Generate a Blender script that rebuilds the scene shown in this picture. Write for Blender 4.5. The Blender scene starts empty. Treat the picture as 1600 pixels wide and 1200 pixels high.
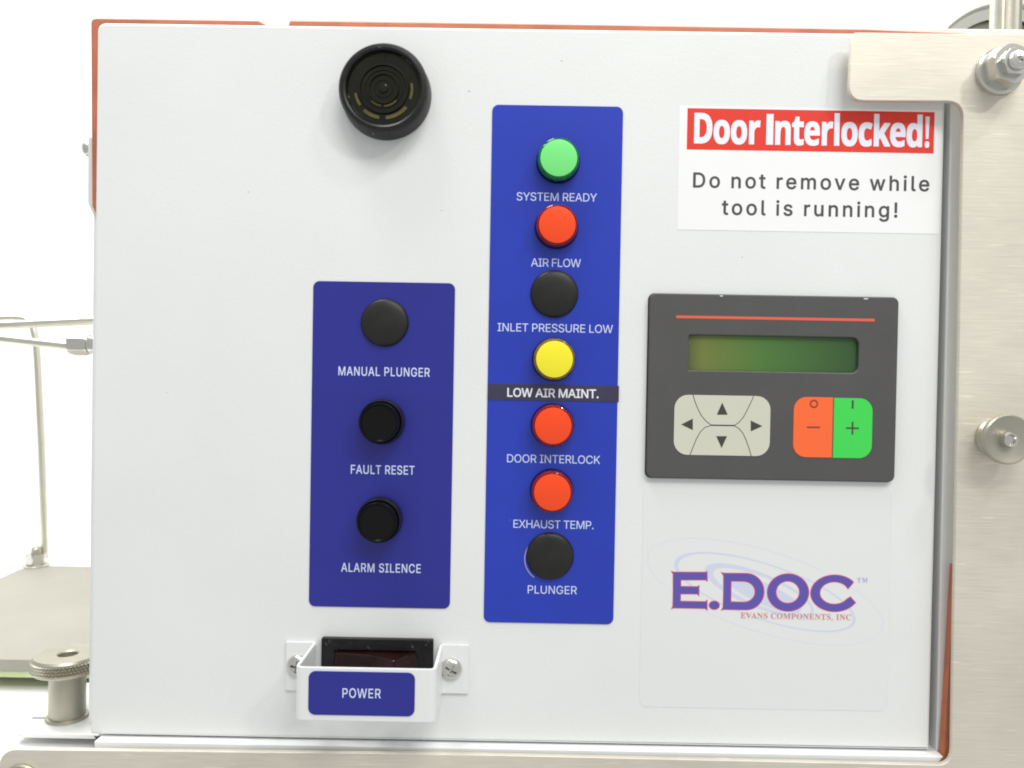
import bpy, bmesh, math, json, random
from mathutils import Vector, Matrix
random.seed(4)
sc = bpy.context.scene
R = math.radians

# ---------------------------------------------------------------- camera
W0 = 0.1645843; H0 = 0.1450371; DC = 0.3109212        # camera in the door's own frame (door lower-left corner = origin)
PITCH, YAW, ROLL = -0.01349631, 0.00275665, -0.01737134
FPX = 1244.0
cam_d = bpy.data.cameras.new('camera'); cam = bpy.data.objects.new('camera', cam_d); sc.collection.objects.link(cam)
Rw = Matrix.Rotation(YAW, 3, 'Z') @ Matrix.Rotation(PITCH, 3, 'X') @ Matrix.Rotation(ROLL, 3, 'Y')
cx_, cy_, cz_ = Rw.col[0], Rw.col[1], Rw.col[2]       # right, forward, up
Mc = Matrix((cx_, cz_, -cy_)).transposed().to_4x4()
CAM = Vector((W0, -DC, H0)); Mc.translation = CAM
cam.matrix_world = Mc
cam_d.sensor_width = 36.0; cam_d.lens = 36.0 * FPX / 1600.0
cam_d.clip_start = 0.01; cam_d.clip_end = 20
cam_d.dof.use_dof = True; cam_d.dof.focus_distance = 0.309; cam_d.dof.aperture_fstop = 20.0
sc.camera = cam

# ---------------------------------------------------------------- light
w = bpy.data.worlds.new('World'); sc.world = w; w.use_nodes = True
wb = w.node_tree.nodes['Background']; wb.inputs[0].default_value = (0.98, 1.0, 0.99, 1); wb.inputs[1].default_value = 0.58

def area(name, loc, target, sx, sy, power, col):
    l = bpy.data.lights.new(name, 'AREA'); l.shape = 'RECTANGLE'; l.size = sx; l.size_y = sy; l.energy = power; l.color = col
    o = bpy.data.objects.new(name, l); sc.collection.objects.link(o); o.location = loc
    o.rotation_euler = (Vector(target) - Vector(loc)).to_track_quat('-Z', 'Y').to_euler(); return o
area('ceiling_lamp_front', (0.45, -0.95, 1.35), (0.15, 0, 0.14), 0.62, 0.40, 10.8, (1.0, 0.99, 0.955))
area('ceiling_lamp_right', (1.02, -0.93, 1.06), (0.3, 0, 0.14), 0.10, 0.07, 3.2, (1.0, 0.985, 0.94))
area('ceiling_lamp_second', (0.95, -0.60, 1.42), (0.3, 0, 0.14), 0.16, 0.08, 3.6, (1.0, 0.985, 0.94))
area('wall_fill_light', (-0.45, 0.16, 1.15), (-0.15, 0.45, 0.0), 1.2, 0.3, 17.0, (1.0, 1.0, 0.97))  # added fill lamp, unseen: brightens the wall and washes out the cabinet's shadow
sc.view_settings.view_transform = 'Standard'; sc.view_settings.look = 'None'
sc.view_settings.exposure = 0.0; sc.view_settings.gamma = 1.0; sc.view_settings.use_curve_mapping = False
sc.cycles.filter_width = 1.9

# ---------------------------------------------------------------- helpers
def P(px, py, D=0.0):
    """the point at depth D behind the door face that the photograph shows at (px, py)"""
    d = cx_ * ((px - 800) / FPX) + cy_ - cz_ * ((py - 600) / FPX)
    t = (D + DC) / d.y
    return CAM + d * t
PX = DC / FPX                       # metres per photo pixel on the door face
def pxm(D): return (DC + D) / FPX

def finish(me, ang=35):
    me.shade_smooth()
    try: me.set_sharp_from_angle(angle=R(ang))
    except Exception: pass
    return me
def obj(name, me, mat, parent=None, loc=None, label=None, kind=None, cat=None, group=None):
    if isinstance(me, bmesh.types.BMesh):
        m = bpy.data.meshes.new(name); me.to_mesh(m); me.free(); me = m; finish(me)
    if loc is None and len(me.vertices):
        xs = [v.co for v in me.vertices]
        lo = Vector([min(v[i] for v in xs) for i in range(3)]); hi = Vector([max(v[i] for v in xs) for i in range(3)])
        loc = (lo + hi) / 2; me.transform(Matrix.Translation(-loc))
    o = bpy.data.objects.new(name, me); sc.collection.objects.link(o)
    if mat is not None and not me.materials: me.materials.append(mat)
    o.location = Vector(loc) - (wl(parent) if parent else Vector((0, 0, 0)))
    if parent: o.parent = parent
    if label: o['label'] = label
    if kind: o['kind'] = kind
    if cat: o['category'] = cat
    if group: o['group'] = group
    return o
def wl(o):
    p = Vector(o.location)
    while o.parent: o = o.parent; p += Vector(o.location)
    return p
def thing(name, label, cat, loc, group=None):
    o = bpy.data.objects.new(name, None); sc.collection.objects.link(o); o.location = loc; o.empty_display_size = .01
    o['label'] = label; o['category'] = cat
    if group: o['group'] = group
    return o
def shape(loops, T, bev=0.0, off=0.0, seg=3, y=0.0):
    """flat plate: loops of (x,z) points, thickness T, back face at depth y, front at y-T; inner loops are holes"""
    S = 100000.0; T *= S; bev *= S; off *= S; y *= S      # worked in millimetres, scaled back at the end
    loops = [[(p[0] * S, p[1] * S) for p in L] for L in loops]
    def area2(L): return sum(L[i - 1][0] * L[i][1] - L[i][0] * L[i - 1][1] for i in range(len(L)))
    def inside(p, L):
        r = False
        for i in range(len(L)):
            (xa, za), (xb, zb) = L[i - 1], L[i]
            if (za > p[1]) != (zb > p[1]) and p[0] < (xb - xa) * (p[1] - za) / (zb - za) + xa: r = not r
        return r
    for i, L in enumerate(loops):
        d = sum(inside(L[0], q) for j, q in enumerate(loops) if j != i)
        if (area2(L) > 0) != (d % 2 == 0): loops[i] = L[::-1]
    c = bpy.data.curves.new('c', 'CURVE'); c.dimensions = '2D'; c.fill_mode = 'BOTH'
    for L in loops:
        s = c.splines.new('POLY'); s.points.add(len(L) - 1); s.use_cyclic_u = True
        for p, q in zip(s.points, L): p.co = (q[0], q[1], 0, 1)
    c.offset = off - bev; c.extrude = max(T / 2 - bev, 0); c.bevel_depth = bev; c.bevel_resolution = seg
    o = bpy.data.objects.new('c', c); sc.collection.objects.link(o)
    dg = bpy.context.evaluated_depsgraph_get(); dg.update()
    me = bpy.data.meshes.new_from_object(o.evaluated_get(dg)); me.materials.clear()
    bpy.data.objects.remove(o); bpy.data.curves.remove(c)
    bm = bmesh.new(); bm.from_mesh(me); bmesh.ops.remove_doubles(bm, verts=bm.verts, dist=1e-3)
    bmesh.ops.recalc_face_normals(bm, faces=bm.faces); bm.to_mesh(me); bm.free()
    me.transform(Matrix(((1, 0, 0, 0), (0, 0, -1, y - T / 2), (0, 1, 0, 0), (0, 0, 0, 1))))
    me.transform(Matrix.Scale(1 / S, 4)); finish(me)
    for p in me.polygons:
        if abs(p.normal.y) > .9999: p.use_smooth = False
    return me
def rrect(x0, x1, z0, z1, r, n=8, rr=None):
    rr = rr or (r, r, r, r); pts = []                 # order: BL, BR, TR, TL
    for (cx, cz, a0), q in zip(((x0, z0, 180), (x1, z0, 270), (x1, z1, 0), (x0, z1, 90)), rr):
        sx = 1 if cx == x0 else -1; sz = 1 if cz == z0 else -1
        if q <= 0: pts.append((cx, cz)); continue
        for i in range(n + 1):
            a = R(a0 + 90 * i / n); pts.append((cx + sx * q + q * math.cos(a), cz + sz * q + q * math.sin(a)))
    return pts
def quad(tl, tr, br, bl, D=0.0):
    a, b, c, d = [P(*p, D) for p in (tl, tr, br, bl)]
    return (a.x + d.x) / 2, (b.x + c.x) / 2, (c.z + d.z) / 2, (a.z + b.z) / 2
def pp(pts, D): return [(P(x, y, D).x, P(x, y, D).z) for x, y in pts]
def roundpoly(pts, rad, n=6):
    """round the corners of a polygon; rad is one radius per point"""
    out = []; N = len(pts)
    for i, (p, r) in enumerate(zip(pts, rad)):
        p = Vector(p)
        if r <= 0: out.append(tuple(p)); continue
        a = (Vector(pts[i - 1]) - p).normalized(); b = (Vector(pts[(i + 1) % N]) - p).normalized()
        ang = a.angle(b); t = r / math.tan(ang / 2)
        s, e = p + a * t, p + b * t
        for k in range(n + 1):
            u = k / n; out.append(tuple((1 - u) ** 2 * s + 2 * u * (1 - u) * p + u * u * e))
    return out
def lathe(prof, n=64, axis='Y', capstart=True, capend=True):
    """prof: (radius, height); axis 'Y' grows towards the camera (-y), 'Z' grows up, 'X' grows to -x"""
    bm = bmesh.new(); rings = []
    for r, h in prof:
        if r < 1e-9:
            rings.append([bm.verts.new(ax(0, 0, h, axis))])
        else: rings.append([bm.verts.new(ax(r * math.cos(2 * math.pi * i / n), r * math.sin(2 * math.pi * i / n), h, axis)) for i in range(n)])
    for a, b in zip(rings, rings[1:]):
        if len(a) == 1 and len(b) == 1: continue
        for i in range(n):
            j = (i + 1) % n
            if len(a) == 1: bm.faces.new((a[0], b[j], b[i]))
            elif len(b) == 1: bm.faces.new((a[i], a[j], b[0]))
            else: bm.faces.new((a[i], a[j], b[j], b[i]))
    if capstart and len(rings[0]) > 1: bm.faces.new(rings[0][::-1])
    if capend and len(rings[-1]) > 1: bm.faces.new(rings[-1])
    bmesh.ops.recalc_face_normals(bm, faces=bm.faces)
    return bm
def ax(u, v, h, axis):
    return {'Y': (u, -h, v), 'Z': (u, v, h), 'X': (-h, u, v)}[axis]
def box(x0, x1, y0, y1, z0, z1, bev=0.0, seg=2):
    bm = bmesh.new(); bmesh.ops.create_cube(bm, size=1)
    for v in bm.verts: v.co = ((x0 + x1) / 2 + v.co.x * (x1 - x0), (y0 + y1) / 2 + v.co.y * (y1 - y0), (z0 + z1) / 2 + v.co.z * (z1 - z0))
    if bev: bmesh.ops.bevel(bm, geom=bm.edges[:], offset=bev, segments=seg, profile=0.6, affect='EDGES')
    return bm
def tube(path, r, n=20):
    bm = bmesh.new(); rings = []; pts = [Vector(p) for p in path]
    for i, p in enumerate(pts):
        t = (pts[min(i + 1, len(pts) - 1)] - pts[max(i - 1, 0)]).normalized()
        a = t.cross(Vector((0, 1, 0.01))).normalized(); b = t.cross(a)
        rings.append([bm.verts.new(p + a * r * math.cos(2 * math.pi * k / n) + b * r * math.sin(2 * math.pi * k / n)) for k in range(n)])
    for a, b in zip(rings, rings[1:]):
        for k in range(n): bm.faces.new((a[k], a[(k + 1) % n], b[(k + 1) % n], b[k]))
    bm.faces.new(rings[0][::-1]); bm.faces.new(rings[-1]); bmesh.ops.recalc_face_normals(bm, faces=bm.faces); return bm
def hexprism(r, h0, h1, axis='Y', ch=0.12, rot=0):
    """chamfered hexagon nut, across-corner radius r"""
    bm = bmesh.new(); rings = []; H = h1 - h0; n = 48
    def hr(a):
        a = (a + rot) % (math.pi / 3) - math.pi / 6; return r * math.cos(math.pi / 6) / math.cos(a)
    for f, h in ((0.90, h0), (1.0, h0 + H * ch), (1.0, h1 - H * ch), (0.90, h1)):
        ring = []
        for i in range(n):
            a = 2 * math.pi * i / n; q = min(hr(a), r * f) if f < 1 else hr(a)
            ring.append(bm.verts.new(ax(q * math.cos(a), q * math.sin(a), h, axis)))
        rings.append(ring)
    for a, b in zip(rings, rings[1:]):
        for i in range(n): bm.faces.new((a[i], a[(i + 1) % n], b[(i + 1) % n], b[i]))
    bm.faces.new(rings[0][::-1]); bm.faces.new(rings[-1]); bmesh.ops.recalc_face_normals(bm, faces=bm.faces); return bm

# ---------------------------------------------------------------- materials
def srgb(r, g, b):
    f = lambda c: (c / 255 / 12.92) if c / 255 <= .04045 else ((c / 255 + .055) / 1.055) ** 2.4
    return (f(r), f(g), f(b), 1)
def mat(name, col, rough=.5, metal=0.0, bump=0, bscale=400, spec=.5, var=0.0, vscale=30, specks=None, coat=0, stretch=(1, 1, 1), rvar=0):
    m = bpy.data.materials.new(name); m.use_nodes = True; nt = m.node_tree; b = nt.nodes['Principled BSDF']
    col = col if len(col) == 4 else (*col, 1)
    b.inputs['Base Color'].default_value = col; b.inputs['Roughness'].default_value = rough; b.inputs['Metallic'].default_value = metal
    b.inputs['Specular IOR Level'].default_value = spec; b.inputs['Coat Weight'].default_value = coat; b.inputs['Coat Roughness'].default_value = .12
    tc = nt.nodes.new('ShaderNodeTexCoord'); mp = nt.nodes.new('ShaderNodeMapping'); mp.inputs['Scale'].default_value = stretch
    nt.links.new(tc.outputs['Object'], mp.inputs['Vector'])
    def noise(s, d=4, ro=.55):
        n = nt.nodes.new('ShaderNodeTexNoise'); n.inputs['Scale'].default_value = s; n.inputs['Detail'].default_value = d; n.inputs['Roughness'].default_value = ro
        nt.links.new(mp.outputs[0], n.inputs['Vector']); return n
    last = None
    if var:
        n = noise(vscale); r = nt.nodes.new('ShaderNodeMapRange'); r.inputs['From Min'].default_value = .3; r.inputs['From Max'].default_value = .7
        r.inputs['To Min'].default_value = 1 - var; r.inputs['To Max'].default_value = 1 + var; nt.links.new(n.outputs['Fac'], r.inputs['Value'])
        x = nt.nodes.new('ShaderNodeVectorMath'); x.operation = 'SCALE'; x.inputs[0].default_value = col[:3]; nt.links.new(r.outputs[0], x.inputs['Scale'])
        nt.links.new(x.outputs[0], b.inputs['Base Color']); last = x.outputs[0]
    if specks:                                         # small dust and scratch marks
        sc_, thr, scol, amt = specks
        n = noise(sc_, 2, .7); r = nt.nodes.new('ShaderNodeMapRange'); r.inputs['From Min'].default_value = thr; r.inputs['From Max'].default_value = thr + .05
        r.inputs['To Max'].default_value = amt; nt.links.new(n.outputs['Fac'], r.inputs['Value'])
        mx = nt.nodes.new('ShaderNodeMix'); mx.data_type = 'RGBA'; nt.links.new(r.outputs[0], mx.inputs['Factor'])
        if last: nt.links.new(last, mx.inputs['A'])
        else: mx.inputs['A'].default_value = col
        mx.inputs['B'].default_value = scol; nt.links.new(mx.outputs['Result'], b.inputs['Base Color'])
    if bump:
        n = noise(bscale); bp = nt.nodes.new('ShaderNodeBump'); bp.inputs['Strength'].default_value = bump; bp.inputs['Distance'].default_value = .0002
        nt.links.new(n.outputs['Fac'], bp.inputs['Height']); nt.links.new(bp.outputs[0], b.inputs['Normal'])
    if rvar:
        n = noise(vscale * 1.7, 5, .6); r = nt.nodes.new('ShaderNodeMapRange'); r.inputs['From Min'].default_value = .3; r.inputs['From Max'].default_value = .7
        r.inputs['To Min'].default_value = rough - rvar; r.inputs['To Max'].default_value = rough + rvar
        nt.links.new(n.outputs['Fac'], r.inputs['Value']); nt.links.new(r.outputs[0], b.inputs['Roughness'])
    return m
M = {}
M['door'] = mat('powder_coat_white', (.80, .81, .805), .36, bump=.28, bscale=850, var=.02, vscale=14, specks=(160, .80, (.45, .45, .42, 1), .5), rvar=.05)
M['frame'] = mat('powder_coat_grey_white', (.82, .84, .84), .45, bump=.2, bscale=900, var=.03, vscale=40)
M['white'] = mat('white_enamel', (.80, .80, .785), .4, bump=.1, var=.03, vscale=20, specks=(70, .78, (.55, .53, .47, 1), .5))
M['bracket'] = mat('bracket_white_paint', (.80, .81, .81), .35, bump=.1)
M['wall'] = mat('wall_paint', (.86, .86, .85), .7, bump=.1, bscale=60, specks=(26, .73, (.6, .6, .55, 1), .35))
M['orange'] = mat('orange_rubber', srgb(184, 110, 82), .65, bump=.4, bscale=500, var=.18, vscale=45, stretch=(1, 1, 1))
M['navy'] = mat('navy_print', srgb(38, 41, 142), .40, bump=.12, bscale=1400, var=.05, vscale=25, specks=(420, .80, (.55, .58, .75, 1), .8), spec=.45)
M['blue'] = mat('blue_print', srgb(32, 56, 178), .34, bump=.12, bscale=1400, var=.06, vscale=22, specks=(420, .79, (.55, .62, .85, 1), .8), spec=.5)
M['tape'] = mat('label_tape_charcoal', srgb(58, 54, 80), .25, var=.12, vscale=90)
M['ink_white'] = mat('white_ink', srgb(236, 238, 250), .5)
M['ink_pale'] = mat('pale_ink', srgb(212, 222, 250), .5)
M['ink_black'] = mat('black_ink', srgb(72, 72, 72), .5, var=.25, vscale=60)
M['black'] = mat('black_plastic', (.012, .012, .012), .36, spec=.32, bump=.25, bscale=1500, var=.35, vscale=300, specks=(420, .68, (.20, .20, .19, 1), .7))
M['black_gloss'] = mat('black_gloss_plastic', (.004, .004, .004), .22, spec=.18, specks=(900, .80, (.2, .2, .2, 1), .6))
M['plug'] = mat('matt_black_plug', (.016, .016, .015), .42, spec=.32, bump=.2, bscale=1800, var=.2, vscale=200, specks=(700, .79, (.2, .2, .19, 1), .5))
M['keypad'] = mat('charcoal_keypad_film', srgb(80, 79, 79), .42, bump=.3, bscale=2600, var=.05, vscale=60, specks=(500, .80, (.35, .35, .34, 1), .7))
M['keyside'] = mat('keypad_housing', (.02, .02, .021), .4)
M['stripe'] = mat('coral_stripe', srgb(224, 96, 70), .5)
M['key_grey'] = mat('key_pale_grey', srgb(206, 206, 190), .45, bump=.2, bscale=2200, var=.02)
M['key_orange'] = mat('key_orange', srgb(250, 106, 50), .45, bump=.2, bscale=2200)
M['key_green'] = mat('key_green', srgb(62, 214, 82), .45, bump=.2, bscale=2200)
M['key_ink'] = mat('key_symbol_ink', srgb(66, 62, 58), .5)
M['key_ink_red'] = mat('key_symbol_brown', srgb(140, 60, 40), .5)
M['red_band'] = mat('red_print', srgb(226, 52, 32), .4, bump=.1, var=.05, vscale=30, specks=(200, .78, (.9, .35, .1, 1), .5))
M['sticker'] = mat('white_vinyl', (.90, .90, .90), .3, var=.01)
M['logo_film'] = mat('logo_sticker_film', (.785, .795, .80), .25, bump=.05, bscale=200)
M['logo_blue'] = mat('logo_violet_blue', srgb(94, 82, 172), .4)
M['logo_red'] = mat('logo_red', srgb(214, 90, 120), .4)
M['logo_text'] = mat('logo_small_text', srgb(212, 138, 136), .4)
M['swoosh'] = mat('swoosh_lavender', srgb(210, 214, 234), .4)
M['swoosh2'] = mat('swoosh_pale', srgb(219, 221, 233), .4)
M['tm'] = mat('tm_lavender', srgb(170, 172, 214), .4)
M['olive'] = mat('smoked_buzzer_cover', (.010, .010, .005), .16, spec=.3, var=.3, vscale=200)
M['brass'] = mat('brass_seen_through_cover', (.10, .082, .02), .3, var=.3, vscale=300)
M['steel'] = mat('bright_steel', (.66, .65, .61), .24, metal=1, bump=.06, bscale=700)
M['steel_dull'] = mat('satin_steel', (.46, .44, .37), .42, metal=.9, bump=.1, bscale=400, var=.06, vscale=60)
M['tube'] = mat('tube_steel', (.70, .68, .58), .30, metal=.95, var=.05, vscale=80)
M['deck'] = mat('satin_deck_plate', (.36, .345, .30), .55, metal=.15, bump=.15, bscale=900, var=.06, vscale=16)
M['green_film'] = mat('green_sheet', srgb(196, 208, 160), .5, var=.12, vscale=60)
M['gap_shade'] = mat('gap_shade_grey', (.09, .09, .08), .8, bump=.5, bscale=900)  # dark grey that carries the shade of the gap beside the door
M['chip'] = mat('scuffed_paint', (.50, .50, .46), .6)
M['slot_shade'] = mat('slot_shade_dark', (.04, .035, .03), .7)  # near-black for the painted shade in the slot under the door

def lens_mat(name, col, rough=.12):
    m = mat(name, col, rough, coat=.25, spec=.45); return m
def brushed(name, base, rough=.50):
    m = bpy.data.materials.new(name); m.use_nodes = True; nt = m.node_tree; b = nt.nodes['Principled BSDF']
    b.inputs['Metallic'].default_value = .55
    tc = nt.nodes.new('ShaderNodeTexCoord'); N = nt.nodes; L = nt.links
    def nz(scale, st, d=3):
        mp = N.new('ShaderNodeMapping'); mp.inputs['Scale'].default_value = st; L.new(tc.outputs['Object'], mp.inputs['Vector'])
        n = N.new('ShaderNodeTexNoise'); n.inputs['Scale'].default_value = scale; n.inputs['Detail'].default_value = d; n.inputs['Roughness'].default_value = .6
        L.new(mp.outputs[0], n.inputs['Vector']); return n
    grain = nz(60, (1, 1, 22), 5); fine = nz(160, (.6, 1, 16), 3); blot = nz(11, (1, 1, 1.2), 4); dash = nz(95, (.55, 1, 7), 1)
    mr = N.new('ShaderNodeMapRange'); mr.inputs['From Min'].default_value = .25; mr.inputs['From Max'].default_value = .75; mr.inputs['To Min'].default_value = .91; mr.inputs['To Max'].default_value = 1.07
    L.new(grain.outputs['Fac'], mr.inputs['Value'])
    mb = N.new('ShaderNodeMapRange'); mb.inputs['From Min'].default_value = .3; mb.inputs['From Max'].default_value = .7; mb.inputs['To Min'].default_value = .86; mb.inputs['To Max'].default_value = 1.07
    L.new(blot.outputs['Fac'], mb.inputs['Value'])
    mu = N.new('ShaderNodeMath'); mu.operation = 'MULTIPLY'; L.new(mr.outputs[0], mu.inputs[0]); L.new(mb.outputs[0], mu.inputs[1])
    md = N.new('ShaderNodeMapRange'); md.inputs['From Min'].default_value = .66; md.inputs['From Max'].default_value = .74; md.inputs['To Min'].default_value = 0; md.inputs['To Max'].default_value = .16
    L.new(dash.outputs['Fac'], md.inputs['Value'])
    ad = N.new('ShaderNodeMath'); ad.operation = 'ADD'; L.new(mu.outputs[0], ad.inputs[0]); L.new(md.outputs[0], ad.inputs[1])
    vm = N.new('ShaderNodeVectorMath'); vm.operation = 'SCALE'; vm.inputs[0].default_value = base; L.new(ad.outputs[0], vm.inputs['Scale']); L.new(vm.outputs[0], b.inputs['Base Color'])
    rr = N.new('ShaderNodeMapRange'); rr.inputs['To Min'].default_value = rough - .08; rr.inputs['To Max'].default_value = rough + .14; L.new(fine.outputs['Fac'], rr.inputs['Value']); L.new(rr.outputs[0], b.inputs['Roughness'])
    bp = N.new('ShaderNodeBump'); bp.inputs['Strength'].default_value = .35; bp.inputs['Distance'].default_value = .00012; L.new(fine.outputs['Fac'], bp.inputs['Height']); L.new(bp.outputs[0], b.inputs['Normal'])
    return m
M['brushed'] = brushed('brushed_stainless', (.775, .725, .625))
# the unlit liquid-crystal display: yellow-green glass that turns deeper green towards the right
m = mat('lcd_green', (.1, .2, .03), .3, spec=.4); nt = m.node_tree; b = nt.nodes['Principled BSDF']
tc = nt.nodes.new('ShaderNodeTexCoord'); sp = nt.nodes.new('ShaderNodeSeparateXYZ'); nt.links.new(tc.outputs['Object'], sp.inputs[0]); mr = nt.nodes.new('ShaderNodeMapRange'); mr.inputs['From Min'].default_value = -.033; mr.inputs['From Max'].default_value = .033; nt.links.new(sp.outputs['X'], mr.inputs[0])
cr = nt.nodes.new('ShaderNodeValToRGB'); e = cr.color_ramp.elements
e[0].position = .0; e[0].color = srgb(92, 98, 62); e.new(.09).color = srgb(112, 124, 60); e[-1].position = 1; e[-1].color = srgb(52, 84, 48)
e.new(.45).color = srgb(78, 120, 58)
nt.links.new(mr.outputs[0], cr.inputs[0]); nt.links.new(cr.outputs[0], b.inputs['Base Color']); M['lcd'] = m

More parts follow.
